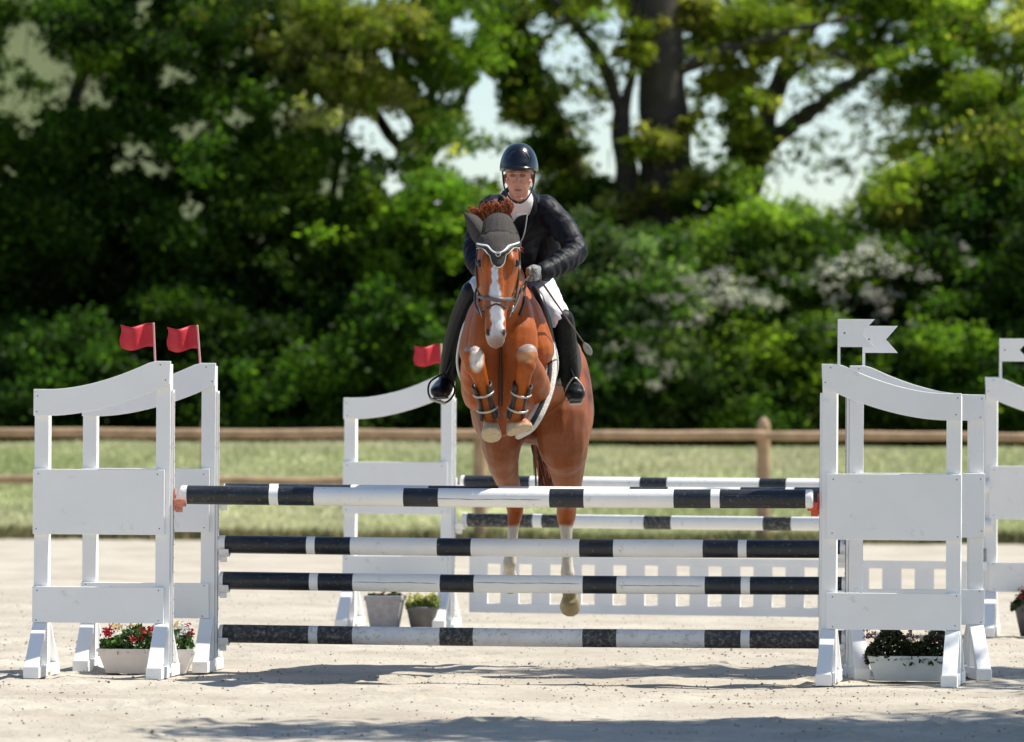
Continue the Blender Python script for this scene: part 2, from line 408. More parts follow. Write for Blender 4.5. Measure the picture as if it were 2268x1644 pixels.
# ------------------------------------------------------------ jump wings
def curve_top(x, w):
    t = min(1, max(0, (x - 0.085) / (w - 0.085 - 0.10))); return 1.56 + 0.155 * t**1.75
def curve_low(x, w):
    t = min(1, max(0, (x - 0.085) / (w - 0.085))); return 1.415 + 0.175 * t**1.75
def make_wing(w=0.745, mirror=False, cups=(), cup_mat=None, colw=None):
    """origin: foot of the wing, middle of its width; tall post at +x (at -x when mirrored)"""
    W = colw or M_wood_white; root = thing('jump_wing', None, 'jump wing')
    S = -1 if mirror else 1; T = 0.045
    def fin(mb, name, m=W, parent=root, bevel=0.003, smooth=False):
        if mirror:
            mb.v = [(-x, y, z) for x, y, z in mb.v]; mb.f = [tuple(reversed(f)) for f in mb.f]
        return mb.build(name, m, parent, smooth=smooth, bevel=bevel)
    h = w / 2; pw = 0.078
    fin(MB().box((-h, -T, 0.02), (-h + pw, T, 1.545)), 'post')
    fin(MB().box((h - pw, -T, 0.02), (h, T, 1.70)), 'post')
    n = 18; xs = [i * w / n for i in range(n + 1)]
    poly = [(x - h - 0.003, curve_low(x, w)) for x in xs] + [(x - h + (0.003 if x > 0 else -0.003), curve_top(x, w)) for x in reversed(xs)]
    fin(MB().prism(poly, -T - 0.024, -T - 0.001), 'top_board', bevel=0.003)
    fin(MB().box((-h - 0.004, -T - 0.022, 0.772), (h - 0.028, -T - 0.001, 1.126)), 'panel')
    fin(MB().box((-h - 0.004, -T - 0.022, 0.292), (h - 0.028, -T - 0.001, 0.488)), 'panel')
    fin(MB().box((-h + pw + 0.002, -T + 0.004, 0.80), (h - pw - 0.002, -T + 0.03, 1.10)), 'backing_board')
    for cx, pr in ((-h + pw/2, 0.0), (h - pw/2, 0.0)):
        a = pw/2 + 0.004
        f = fin(MB().box((cx - a, -0.34, 0.0), (cx + a, -T - 0.001, 0.062)).box((cx - a, T + 0.001, 0.0), (cx + a, 0.34, 0.062)), 'foot')
        for sgn in (-1, 1):
            mb = MB(); y0, y1 = sgn*0.335, sgn*(T + 0.026); bb = 0.026
            vs = [(cx-a+.004, y0, 0.062), (cx+a-.004, y0, 0.062), (cx+a-.004, y0 - sgn*0.075, 0.062), (cx-a+.004, y0 - sgn*0.075, 0.062),
                  (cx-a+.004, y1, 0.290), (cx+a-.004, y1, 0.290), (cx+a-.004, sgn*(T+0.001), 0.290), (cx-a+.004, sgn*(T+0.001), 0.290)]
            fs = [(0,3,2,1),(4,5,6,7),(0,1,5,4),(1,2,6,5),(2,3,7,6),(3,0,4,7)]
            if sgn > 0: fs = [tuple(reversed(q)) for q in fs]
            mb.add(vs, fs); br = fin(mb, 'brace', parent=f)
    # pole track on the inner face of the tall post
    tr = fin(MB().box((h + 0.001, -0.028, 0.07), (h + 0.014, 0.028, 1.56)), 'track', bevel=0.002)
    st = MB().box((h + 0.0145, -0.020, 0.08), (h + 0.0165, -0.006, 1.545))
    fin(st, 'track_strip', M_metal, tr, bevel=0)
    holes = MB()
    for k in range(19):
        z = 0.12 + k * 0.075; holes.loft([(h + 0.0166, 0.008, z), (h + 0.0176, 0.008, z)], 0.005, n=8, side=(0,0,1), cap=False)
    ho = fin(holes, 'track_holes', M_screw, tr, bevel=0); ho['kind'] = 'stuff'
    sc_ = MB()
    spots = [(-h+0.02, 1.53), (-h+0.02, 1.44), (h-0.05, 1.69), (h-0.02, 1.62), (-h+0.02, 1.10), (-h+0.02, 0.80), (h-0.06, 1.10), (h-0.06, 0.80), (-h+0.02, 0.47), (-h+0.02, 0.31), (h-0.06, 0.47), (h-0.06, 0.31)]
    for x, z in spots:
        x += random.uniform(-.006, .006); z += random.uniform(-.008, .008)
        yy = -T - 0.0245 if z > 1.3 else -T - 0.0225
        sc_.loft([(x, yy, z), (x, yy - 0.001, z)], 0.0036, n=8, side=(1,0,0), cap=False)
    so = fin(sc_, 'screws', M_screw, bevel=0); so['kind'] = 'stuff'
    for cz, cm in cups:
        mb = MB(); x0 = h + 0.0175
        mb.box((x0, -0.022, cz - 0.085), (x0 + 0.008, 0.022, cz + 0.03))
        for k in range(7):          # curved tray under the pole
            a0 = math.pi * (1.12 + 0.76 * k / 7); a1 = math.pi * (1.12 + 0.76 * (k+1) / 7); R, r_ = 0.066, 0.056
            q = [(math.cos(a0)*R, math.sin(a0)*R), (math.cos(a1)*R, math.sin(a1)*R), (math.cos(a1)*r_, math.sin(a1)*r_), (math.cos(a0)*r_, math.sin(a0)*r_)]
            vs = [(x0 + 0.008, yy, cz + zz) for yy, zz in q] + [(x0 + 0.062, yy, cz + zz) for yy, zz in q]
            mb.add(vs, [(0,1,2,3),(7,6,5,4),(0,4,5,1),(1,5,6,2),(2,6,7,3),(3,7,4,0)])
        mb.box((x0 + 0.008, -0.01, cz - 0.095), (x0 + 0.045, 0.01, cz - 0.066))
        mb.loft([(x0 - 0.01, 0.0, cz - 0.05), (x0 + 0.03, 0.0, cz - 0.05)], 0.006, n=8, side=(0,0,1))
        fin(mb, 'cup', cm, bevel=0.002)
    return root
def place(root, x, y, deg, label, group='white jump wings'):
    root.location = (x, y, 0); root.rotation_euler = (0, 0, math.radians(deg)); root['label'] = label; root['group'] = group
    return root
def ground_xy(u, y): return P(u, 1400, y).x

Z_TOP = 0.990
YL, YR = 30.22, 29.82          # front plane, left and right
BL, BR = 31.05, 30.62          # back plane of the same jump
wFL = place(make_wing(cups=((Z_TOP, M_cup_faded),)), ground_xy(227, YL), YL, -5.0, 'front left white wing with planter behind it and a red flag')
wFR = place(make_wing(mirror=True, cups=((Z_TOP, M_cup_red),)), ground_xy(1974, YR), YR, -8.5, 'front right white wing, its arched top nearest the camera')
wBL = place(make_wing(cups=((0.70, M_wood_white), (0.50, M_wood_white), (0.205, M_wood_white), (Z_TOP, M_wood_white))), ground_xy(330, BL), BL, -4.5, 'second left white wing, just behind and right of the front one')
wBR = place(make_wing(mirror=True, cups=((0.70, M_wood_white), (0.50, M_wood_white), (0.205, M_wood_white), (Z_TOP, M_wood_white))), ground_xy(2026, BR), BR, 4.0, 'second right white wing, mostly hidden behind the front right one')
TY, TY2 = 37.75, 36.85
w3 = place(make_wing(cups=((0.992, M_wood_white), (0.735, M_wood_white))), ground_xy(882, TY), TY, -9.0, 'smaller white wing of the far jump, left of the horse')
w4 = place(make_wing(mirror=True, cups=((0.992, M_wood_white), (0.735, M_wood_white))), ground_xy(2306, TY2), TY2, -8.0, 'white wing cut off by the right edge of the photo')

# ------------------------------------------------------------ poles
def pole(name, a, b, r, bands, mw, mk, label, group, cracks=()):
    """bands: distances of the black stretches as fractions of the length"""
    a, b = Vector(a), Vector(b); L_ = (b - a).length; X = (b - a).normalized()
    root = bpy.data.objects.new(name, None)
    cuts = sorted({0.0, 1.0, *[q for s in bands for q in s]})
    mb = MB(); n = 28; prev = None
    Zv = Vector((0, 0, 1)); Yv = X.cross(Zv).normalized(); Zv = Yv.cross(X)
    fine = []
    for c0, c1 in zip(cuts[:-1], cuts[1:]):
        m = max(1, int((c1 - c0) * L_ / 0.15))
        for k in range(m): fine.append((c0 + (c1-c0)*k/m, c0 + (c1-c0)*(k+1)/m))
    vs = []; fs = []; ms = []
    stations = [fine[0][0]] + [q[1] for q in fine]
    sag = 0.006
    for t in stations:
        c = a + X * (L_ * t) - Zv * sag * math.sin(math.pi * t)
        for j in range(n):
            th = 2*math.pi*j/n; vs.append(c + Yv*(math.cos(th)*r) + Zv*(math.sin(th)*r))
    for i, (c0, c1) in enumerate(fine):
        mid = (c0 + c1)/2; black = any(s[0] - 1e-6 < mid < s[1] + 1e-6 for s in bands)
        for j in range(n):
            fs.append((i*n+j, (i+1)*n+j, (i+1)*n+(j+1) % n, i*n+(j+1) % n)); ms.append(1 if black else 0)
    # rounded ends
    for end, sgn, base in ((a, -1, 0), (b, 1, len(stations)-1)):
        o_ = len(vs)
        for q, rr in ((0.006, 0.94), (0.010, 0.80)):
            for j in range(n):
                th = 2*math.pi*j/n; vs.append(end + X*(sgn*q) + Yv*(math.cos(th)*r*rr) + Zv*(math.sin(th)*r*rr))
        for j in range(n):
            k = (j+1) % n
            f1 = (base*n+j, base*n+k, o_+k, o_+j); f2 = (o_+j, o_+k, o_+n+k, o_+n+j)
            if sgn > 0: f1 = f1; f2 = f2
            fs += [f1, f2]; ms += [0, 0]
        fs.append(tuple(o_+n+j for j in range(n))); ms.append(0)
    mb.v = [tuple(v) for v in vs]; mb.f = fs; mb.m = ms
    me = mb.mesh(name, [mw, mk], smooth=False)
    bm = bmesh.new(); bm.from_mesh(me); bmesh.ops.recalc_face_normals(bm, faces=bm.faces); bm.to_mesh(me); bm.free()
    me.polygons.foreach_set('use_smooth', [len(p.vertices) == 4 for p in me.polygons])
    o = link(name, me); bpy.data.objects.remove(root)
    # origin at the pole's middle
    c = (a + b) / 2; me.transform(Matrix.Translation(-c)); o.location = c
    if cracks:
        for c0, c1, ang in cracks:
            cb = MB(); pts = []
            for i in range(25):
                t = c0 + (c1-c0)*i/24; th = math.radians(ang) + 0.02*math.sin(i*0.5) + 0.012*math.sin(i*1.3); cc = a + X*(L_*t) - Zv*sag*math.sin(math.pi*t)
                pts.append(cc - c - Yv*math.cos(th)*(r+.0002)*(1 if Yv.y > 0 else -1) + Zv*math.sin(th)*(r+.0002))
            cb.loft(pts, [0.0004] + [0.0009+0.0008*abs(math.sin(i*0.7)) for i in range(23)] + [0.0004], [0.0006]*25, side=(0,0,1), n=6); cb.build('crack', M_screw, o)
    return tag(o, label, 'jump pole', group)
def pole_px(name, uL, uR, yL, yR, z, bands_u, r, mw, mk, label, group, cracks=()):
    def wp(u):
        t = (u - uL) / (uR - uL); y = yL + (yR - yL) * t
        return P(u, 1100, y).x, y
    xa, ya = wp(uL); xb, yb = wp(uR)
    fr = [((wp(p_)[0] - xa) / (xb - xa), (wp(q_)[0] - xa) / (xb - xa)) for p_, q_ in bands_u]
    return pole(name, (xa, ya, z), (xb, yb, z), r, fr, mw, mk, label, group, cracks)
GP = 'striped poles of the near jump'
pole_px('jump_pole', 404, 1797, YL - 0.02, YR - 0.0, Z_TOP, [(416,598),(618,697),(895,972),(1218,1294),(1493,1575),(1595,1785)], 0.051, M_plastic_white, M_pole_black, 'nearest top pole, black and white, resting in the red cups', GP, ((0.40, 0.575, -8),(0.02,0.12,-25),(0.865,0.94,20)))
pole_px('jump_pole', 500, 1880, BL - 0.02, BR, Z_TOP + 0.004, [(500,598),(618,778),(950,1105),(1395,1480),(1640,1740),(1760,1870)], 0.051, M_plastic_white, M_pole_black, 'back top pole hidden behind the nearest top pole, only its upper edge showing', GP)
pole_px('jump_pole', 488, 1868, BL - 0.02, BR, 0.704, [(501,681),(700,778),(970,1045),(1285,1360),(1558,1636),(1655,1862)], 0.050, M_plastic_white, M_pole_black, 'second pole from the top in the near jump, above the two lower ones', GP)
pole_px('jump_pole', 492, 1872, BL - 0.02, BR, 0.502, [(497,688),(707,784),(977,1052),(1293,1368),(1563,1643),(1663,1866)], 0.050, M_plastic_white, M_pole_black, 'third pole of the near jump, with a long crack line along it', GP, ((0.215, 0.35, 2),(0.41, 0.58, 8),(0.64, 0.775, -2)))
pole_px('jump_pole', 492, 1872, BL - 0.02, BR, 0.206, [(497,687),(707,784),(977,1051),(1293,1368),(1563,1643),(1663,1866)], 0.051, M_white_dirty, M_black_dirty, 'muddy lowest pole of the near jump, close above the sand', GP)
GF = 'striped poles of the far jump'
pole_px('jump_pole', 1024, 2190, TY - 0.02, TY2, 0.992, [(1030,1175),(1195,1258),(1419,1479),(1683,1743),(1905,1968),(1985,2130)], 0.046, M_plastic_white, M_pole_black, 'upper pole of the far jump, passing behind the hind legs', GF)
pole_px('jump_pole', 1028, 2196, TY - 0.02, TY2, 0.735, [(1037,1182),(1202,1262),(1428,1488),(1692,1754),(1915,1975),(1993,2138)], 0.046, M_plastic_white, M_black_dirty, 'lower pole of the far jump, scuffed at its left end', GF)

# white picket gate filler in the far jump
gate = thing('picket_gate', 'low white picket gate hanging under the poles of the far jump', 'gate')
ga, gb = P(1040, 1300, TY - 0.10), P(2185, 1300, TY2 - 0.12)
ga.z = gb.z = 0; gx = (gb - ga).normalized(); gl = (gb - ga).length
gate.location = ga; gate.rotation_euler = (0, 0, math.atan2(gx.y, gx.x))
M_gate = mat('pale_gate_paint', (0.90, 0.88, 0.86), 0.55, 0.05, 4)
zt = lambda v: CAM_Z - (v - 946.5) * 37.3 / PXF
MB().box((0, -0.012, zt(1253)), (gl, 0.012, zt(1236))).build('top_rail', M_gate, gate, bevel=0.003)
MB().box((0, -0.012, zt(1362)), (gl, 0.012, zt(1341))).build('bottom_rail', M_gate, gate, bevel=0.003)
pitch = px(72.2, 37.3); sw = px(42, 37.3); slat_me = None; k = 0
while k * pitch + sw < gl:
    if slat_me is None: slat_me = MB().box((0, -0.010, zt(1341) + 0.001), (sw, 0.010, zt(1253) - 0.001)).mesh('slat', M_gate)
    link('slat', slat_me, gate, loc=(k * pitch, 0, 0)); k += 1
for e in (0, 1):
    MB().box((0.002 if e == 0 else gl - 0.04, -0.014, zt(1236) + 0.001), (0.04 if e == 0 else gl - 0.002, 0.014, zt(1236) + 0.09)).build('hanger', M_metal, gate)

# ------------------------------------------------------------ flags
def red_flag(u_pole, v_base, v_top, u_far, v_f0, v_f1, y, lean, label, pm):
    base = P(u_pole + lean, v_base, y); top = P(u_pole, v_top, y)
    root = thing('red_flag', label, 'flag', base, 0, 'red flags on the left wings')
    mb = MB(); mb.loft([(0, 0, -0.02), tuple(top - base)], 0.006, n=8); mb.build('flagpole', pm, root, smooth=True)
    a = P(u_pole, v_f0, y) - base; c = P(u_far, v_f0 + 4, y) - base; hh = px(v_f1 - v_f0, y); w = a.x - c.x
    nx_, nz_ = 16, 8; vs = []; fs = []
    for i in range(nx_ + 1):
        for j in range(nz_ + 1):
            s_, t_ = i / nx_, j / nz_
            x = a.x - w * s_ + 0.006 * math.sin(t_ * 7) * s_ + lean * 0.0006 * t_; z = a.z - hh * t_ + 0.010 * math.sin(s_ * 6.3 + 0.6) - 0.008 * s_
            vs.append((x, 0.022 * math.sin(s_ * 7.5 + t_ * 0.8) * min(1, s_ * 3), z))
    for i in range(nx_):
        for j in range(nz_):
            q = i*(nz_+1)+j; fs.append((q, q+1, q+nz_+2, q+nz_+1))
    o = MB().add(vs, fs).build('flag_cloth', M_red_flag, root, smooth=True)
    sd = o.modifiers.new('t', 'SOLIDIFY'); sd.thickness = 0.0025; sd.offset = 0
    return root
red_flag(340, 800, 717, 266, 719, 771, 30.24, 4, 'leftmost red flag, on the front left wing', M_flag_pole_red)
red_flag(437, 805, 722, 370, 724, 775, 31.06, 7, 'middle red flag, on the second left wing', M_flag_pole_red)
red_flag(977, 858, 763, 917, 765, 808, 37.7, 3, 'right red flag beside the rider boot, on the far wing', M_flag_pole_pale)
def white_flag(u0, v_base, v_top, uw, hpx, notch, y, label):
    base = P(u0, v_base, y); root = thing('white_flag', label, 'flag', base, 0, 'white board flags on the right wings')
    w = px(uw, y); hh = px(hpx, y); top = px(v_base - v_top, y); nn = px(notch, y); t = 0.006
    MB().prism([(0, -0.03), (px(6, y), -0.03), (px(6, y), top - hh), (0, top - hh)], -t, t).build('flagpole', M_wood_white, root, bevel=0.001)
    MB().prism([(0, top - hh + 0.001), (w, top - hh + 0.001), (w - nn, top - hh * 0.5), (w, top), (0, top)], -t, t).build('flag_board', M_wood_white, root, bevel=0.001)
    mb = MB(); mb.loft([(w * 0.18, -t - 0.0005, top - hh*0.5), (w*0.18, -t - 0.002, top - hh*0.5)], 0.005, n=8, cap=False); mb.build('bolt', M_screw, root)
    return root
white_flag(1855, 806, 707, 82, 62, 28, 29.80, 'front white swallowtail flag, on the front right wing')
white_flag(1910, 814, 722, 78, 60, 26, 30.64, 'middle white swallowtail flag overlapping behind the front one')
white_flag(2213, 832, 750, 68, 51, 23, 36.85, 'white swallowtail flag cut off by the right edge of the photo')

# ------------------------------------------------------------ planters and pots
M_trough = mat('cream_trough_plastic', (0.66, 0.60, 0.56), 0.55, 0.06, 8, 0.1, 40, dirt=(0.45, 0.38, 0.30), dscale=20, damt=-0.05)
M_trough_shade = mat('shade_tinted_trough', (0.52, 0.56, 0.57), 0.55, 0.06, 8, 0.1, 40)  # blue grey of shade put into this trough's base colour
M_pot_grey = mat('speckled_grey_pot', (0.36, 0.34, 0.35), 0.7, 0.15, 25, 0.2, 60)
M_pot_dark = mat('dark_grey_pot', (0.13, 0.125, 0.13), 0.65, 0.15, 20)
M_potsoil = mat('potting_soil', (0.03, 0.022, 0.015), 0.95, 0.3, 60, 0.6, 80)
M_flower = attr_mat('flower_and_leaf', rough=0.5, spec=0.3, trans=0.3, nscale=50, nvar=0.15)
def trough(w, d, h, m, root):
    mb = MB(); k = 0.80
    def ring(s, z, inset=0): return [(-w/2*s+inset, -d/2*s+inset, z), (w/2*s-inset, -d/2*s+inset, z), (w/2*s-inset, d/2*s-inset, z), (-w/2*s+inset, d/2*s-inset, z)]
    r0, r1, r1b, r2, r3 = ring(k, 0), ring(0.97, h*0.88), ring(1.0, h*0.88), ring(1.0, h), ring(1.0, h, 0.012)
    r4 = ring(0.97, h*0.75, 0.014)
    R = [r0, r1, r1b, r2, r3, r4]; vs = [p for r in R for p in r]; fs = [(3,2,1,0)]
    for i in range(5):
        for j in range(4):
            a = i*4+j; b_ = i*4+(j+1) % 4; fs.append((a, b_, b_+4, a+4))
    fs.append((20,21,22,23)); mb.add(vs, fs)
    o = mb.build('trough', m, root, bevel=0.006)
    MB().box((-w/2*0.95, -d/2*0.9, h*0.76), (w/2*0.95, d/2*0.9, h*0.82)).build('soil', M_potsoil, root)
    return o
def round_pot(r0, r1, h, m, root, square=False):
    mb = MB(); n = 4 if square else 24; off = math.pi/4 if square else 0
    prof = [(r0, 0), (r1*0.97, h*0.86), (r1*1.03, h*0.86), (r1*1.03, h), (r1*0.93, h), (r1*0.9, h*0.84)]
    vs = [(r*math.cos(off + 2*math.pi*j/n), r*math.sin(off + 2*math.pi*j/n), z) for r, z in prof for j in range(n)]
    fs = [tuple(range(n-1, -1, -1))]
    for i in range(len(prof)-1):
        for j in range(n):
            a = i*n+j; b_ = i*n+(j+1) % n; fs.append((a, b_, b_+n, a+n))
    fs.append(tuple((len(prof)-1)*n + j for j in range(n)))
    mb.add(vs, fs); return mb.build('pot', m, root, bevel=0.004 if square else 0, smooth=not square)
def bloom(root, name, w, d, z0, h, leaves, flowers, seed, fl_cols, lf_cols, fs_=0.014, label=None):
    """leaf mass with flower heads; flowers: colour list, in clusters"""
    r = np.random.default_rng(seed)
    V = []; T = []
    n = leaves; x = r.uniform(-w/2, w/2, n); y = r.uniform(-d/2, d/2, n); z = z0 + h * r.random(n)**0.8 * (0.8 + 0.25*np.sin(x*23 + seed)) * (1 - 0.35*np.abs(x/(w/2))**4)
    def quads(x, y, z, s, cols):
        n = len(x); a = r.normal(size=(n, 3)); a /= np.linalg.norm(a, axis=1)[:, None]
        b_ = np.cross(a, r.normal(size=(n, 3))); b_ /= np.linalg.norm(b_, axis=1)[:, None]
        c = np.stack([x, y, z], 1); s = s[:, None]
        V.append(np.stack([c - a*s, c + b_*s*0.6, c + a*s, c - b_*s*0.6], 1)); T.append(cols)
    lc = np.array(lf_cols)[r.integers(0, len(lf_cols), n)] * r.uniform(0.6, 1.3, (n, 1))
    quads(x, y, z, r.uniform(0.010, 0.022, n), lc)
    for k in range(flowers):
        cx, cy = r.uniform(-w/2, w/2), r.uniform(-d/2, d/2*0.6); cz = z0 + h * r.uniform(0.55, 1.12); c = np.array(fl_cols[r.integers(0, len(fl_cols))])
        # neighbouring heads share a colour along the box
        c = np.array(fl_cols[int((cx / w + 0.5) * len(fl_cols) * 2 + r.normal(0, 0.7)) % len(fl_cols)])
        m = 14; q = r.normal(0, fs_, (m, 3)); quads(cx + q[:, 0], cy + q[:, 1], cz + q[:, 2]*0.7, np.full(m, fs_*1.0), c[None]*r.uniform(0.7, 1.2, (m, 1)))
    V = np.concatenate(V).reshape(-1, 3); F = np.arange(len(V)).reshape(-1, 4)
    o = link(name, np_mesh(name, V, F, M_flower, np.concatenate(T)), root); return o
GREEN = [(0.05, 0.12, 0.02), (0.09, 0.18, 0.03), (0.03, 0.08, 0.02)]
DARKG = [(0.015, 0.03, 0.010), (0.03, 0.05, 0.012), (0.02, 0.02, 0.012)]
r_ = thing('flower_trough', 'cream trough of red and white flowers between the two left wings', 'planter', (P(334, 1480, 31.0).x, 30.98 - 0.03, 0), math.radians(-3))
r_.location.y = 30.66
trough(0.54, 0.19, 0.135, M_trough, r_)
bloom(r_, 'flowers', 0.50, 0.19, 0.115, 0.145, 1500, 46, 3, [(0.42, 0.02, 0.04), (0.42, 0.02, 0.04), (0.75, 0.62, 0.30), (0.80, 0.80, 0.76), (0.5, 0.03, 0.05)], GREEN, 0.011)
r_ = thing('flower_trough', 'trough of dark red flowers under the right wings, tinted blue grey for shade', 'planter', (P(2012, 1480, 30.3).x, 30.25, 0), math.radians(-2))
trough(0.46, 0.19, 0.135, M_trough_shade, r_)
bloom(r_, 'flowers', 0.47, 0.20, 0.09, 0.20, 2300, 40, 4, [(0.10, 0.01, 0.02), (0.62, 0.60, 0.60), (0.10, 0.012, 0.02), (0.07, 0.01, 0.015), (0.55, 0.40, 0.25)], DARKG, 0.009)
r_ = thing('flower_pot', 'square speckled grey pot under the far left wing', 'pot', (P(852, 1387, 37.5).x, 37.55, 0), math.radians(-6))
round_pot(0.125, 0.175, 0.225, M_pot_grey, r_, True); bloom(r_, 'plant', 0.20, 0.2, 0.20, 0.05, 240, 6, 5, [(0.10, 0.02, 0.03)], GREEN, 0.010)
r_ = thing('flower_pot', 'round dark pot of yellow green plants under the far left wing', 'pot', (P(935, 1387, 37.4).x, 37.42, 0))
round_pot(0.075, 0.108, 0.155, M_pot_dark, r_); bloom(r_, 'plant', 0.21, 0.18, 0.14, 0.085, 900, 26, 6, [(0.55, 0.52, 0.12), (0.62, 0.60, 0.25), (0.35, 0.42, 0.08)], [(0.14, 0.20, 0.04), (0.25, 0.30, 0.07)], 0.012)
r_ = thing('flower_pot', 'dark pot with a leafy plant at the right edge of the photo', 'pot', (P(2276, 1405, 37.0).x, 36.75, 0))
round_pot(0.07, 0.115, 0.22, M_pot_dark, r_); bloom(r_, 'plant', 0.26, 0.2, 0.17, 0.13, 900, 12, 8, [(0.4, 0.05, 0.05), (0.5, 0.3, 0.2)], DARKG + GREEN[:1], 0.011)
# ------------------------------------------------------------ trees and shrubs
M_leaf = attr_mat('tree_leaf', rough=0.55, spec=0.16, trans=0.5, tmul=(1.7, 1.9, 0.9), nscale=2, nvar=0.08)
M_blossom = attr_mat('hawthorn_blossom', rough=0.7, spec=0.1, trans=0.3, nscale=2, nvar=0.05)
M_bark = mat('dark_bark', (0.045, 0.036, 0.026), 0.9, 0.35, 5, 0.9, 14, dirt=(0.05, 0.06, 0.03), dscale=3, damt=0.2)
HOLES = [(1270,126,75,60),(1345,62,42,58),(1295,261,55,55),(1411,190,11,52),(1576,300,36,95),(1569,450,14,38),(1838,210,90,58),(1888,327,80,66),
 (1763,342,55,48),(1840,400,50,36),(1828,62,46,28),(1757,90,20,40),(1712,166,18,46),(1838,12,22,14),(1070,230,38,68),(1030,62,24,32),(940,200,14,18),
 (875,282,62,36),(845,325,48,26),(875,125,32,16),(970,342,15,20),(880,412,28,18),(734,412,22,22),(965,437,14,14),(795,282,18,18),(427,290,30,16),
 (523,262,42,20),(630,246,20,12),(380,170,50,24),(316,30,20,28),(427,460,24,20),(560,105,11,11),(694,216,12,12),(50,90,55,55),(150,222,95,24),(60,275,28,48),
 (15,397,22,15),(270,367,22,18),(300,322,24,16),(345,380,28,18),(110,150,60,30),(20,190,30,60),(240,405,18,12),(480,190,12,10),(600,190,12,10),(610,300,10,10),
 (1130,140,22,40),(1000,130,10,10),(2010,60,16,10),(1960,170,26,18),(2040,120,16,14),(2000,250,30,22),(2080,230,18,16),(1930,250,30,30),(2120,60,10,8),(1190,60,30,26),
 (1985,95,14,12),(2150,150,12,12),(2060,330,16,14),(2110,290,12,16),(1690,420,20,14),(1500,60,10,10),(2210,30,10,12),(2180,230,10,14),(2230,310,10,10),(1640,120,14,20),(1600,60,12,14)]
HU = np.array(HOLES, float); HU[(HU[:, 0] < 1120) & (HU[:, 0] > 280) & (HU[:, 2] < 34), 2:] *= 1.35
def in_hole(u, v, grow=1.0):
    d = ((u[:, None] - HU[None, :, 0]) / (HU[None, :, 2] * grow))**2 + ((v[:, None] - HU[None, :, 1]) / (HU[None, :, 3] * grow))**2
    return d.min(1)
def foliage(ells, seed, cols, leaf=(0.045, 0.085), holes=True, lit=None, droop=0.0, bough=15, bsize=1.0):
    """ells: (u, v, y, ru, rv, ry[m], clusters, leaves per cluster, cluster radius m). Leaf sprays spread through each crown volume."""
    r = np.random.default_rng(seed); VV = []; TT = []
    cols = np.array(cols, float)
    for (u, v, y, ru, rv, ry, nc, nl, cr) in ells:
        nl = int(nl * 1.4)
        c = P(u, v, y); rx, rz = px(ru, y), px(rv, y)
        nb = max(3, nc // bough)
        q = r.normal(size=(nb, 3)); q /= np.linalg.norm(q, axis=1)[:, None]; q *= (r.random((nb, 1)) ** 0.45)
        bc = np.array(c)[None] + q * np.array([rx, ry, rz])[None]; br_ = r.uniform(0.20, 0.50, nb) * (bsize if bsize < 1 and False else 1.0) * (0.5 if rx < 0.4 else 1.0)
        kb = r.integers(0, nb, nc); o_ = r.normal(size=(nc, 3)) * br_[kb][:, None] * np.array([1.0, 1.0, 0.42])[None]
        o_[:, 2] -= 0.5 * (o_[:, 0]**2)                      # boughs droop at their ends
        bl = r.choice([0.55, 0.8, 1.1, 1.6], nb, p=[.35, .3, .2, .15]); ctr = bc[kb] + o_  # brighter boughs stand in for sunlit leaves, darker ones for shaded
        if holes:
            uu, vv = uvpix(ctr); d = in_hole(uu, vv, 1.0); keep = (d > 1.1) | (r.random(nc) < np.where(uu < 1120, 0.03, 0.16)); ctr = ctr[keep]; kb = kb[keep]
        nc2 = len(ctr)
        k = np.repeat(np.arange(nc2), nl); n = len(k)
        off = r.normal(size=(n, 3)) * cr * 0.66; off[:, 2] *= 0.6; off[:, 2] -= droop * (off[:, 0]**2 + off[:, 1]**2)
        pos = ctr[k] + off
        if holes:
            uu, vv = uvpix(pos); d = in_hole(uu + 12*np.sin(vv*0.11 + 2*np.sin(uu*0.07)) + 7*np.sin(vv*0.31 + uu*0.1), vv + 12*np.sin(uu*0.12 + 2*np.sin(vv*0.06)), 1.0); keep = (d > 0.85 + r.normal(0, 0.34, n)) | (r.random(n) < np.where(uu < 1120, 0.04, 0.22))
            pos = pos[keep]; k = k[keep]; n = len(k)
        s = r.uniform(*leaf, n)[:, None] * 0.85
        nrm = r.normal(size=(n, 3)); nrm[:, 2] += 0.8; nrm /= np.linalg.norm(nrm, axis=1)[:, None]
        a = np.cross(nrm, r.normal(size=(n, 3))); a /= np.linalg.norm(a, axis=1)[:, None]; b_ = np.cross(nrm, a)
        fold = nrm * s * 0.18
        VV.append(np.stack([pos - a*s, pos + b_*s*0.55 + fold, pos + a*s, pos - b_*s*0.55 + fold], 1))
        ci = r.integers(0, len(cols), nb)[kb][k]; sw = r.random(n) < 0.3; ci[sw] = r.integers(0, len(cols), sw.sum())
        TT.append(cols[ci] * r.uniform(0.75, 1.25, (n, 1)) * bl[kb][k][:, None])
    V = np.concatenate(VV).reshape(-1, 3); T = np.concatenate(TT)
    return V, T
def crown(name, parent, V, T):
    F = np.arange(len(V)).reshape(-1, 4)
    return link(name, np_mesh(name, V, F, M_leaf, T), parent)
def limb(mb, pts, rr, n=12):
    """pts: (u, v, y)"""
    w = [P(*p) for p in pts]; mb.loft(w, [q*0.82 for q in rr], n=n, k=5)
def rough(me, amp, s=3.0):
    V = coords(me); Nn = normals(me)
    d = (np.sin(V[:, 2]*s*2.1 + np.sin(V[:, 0]*s*3)*1.5) + np.sin(V[:, 0]*s*7 + V[:, 2]*s*1.1))*amp
    V = V + Nn * d[:, None]; me.vertices.foreach_set('co', V.astype(np.float32).ravel()); me.update(); return me
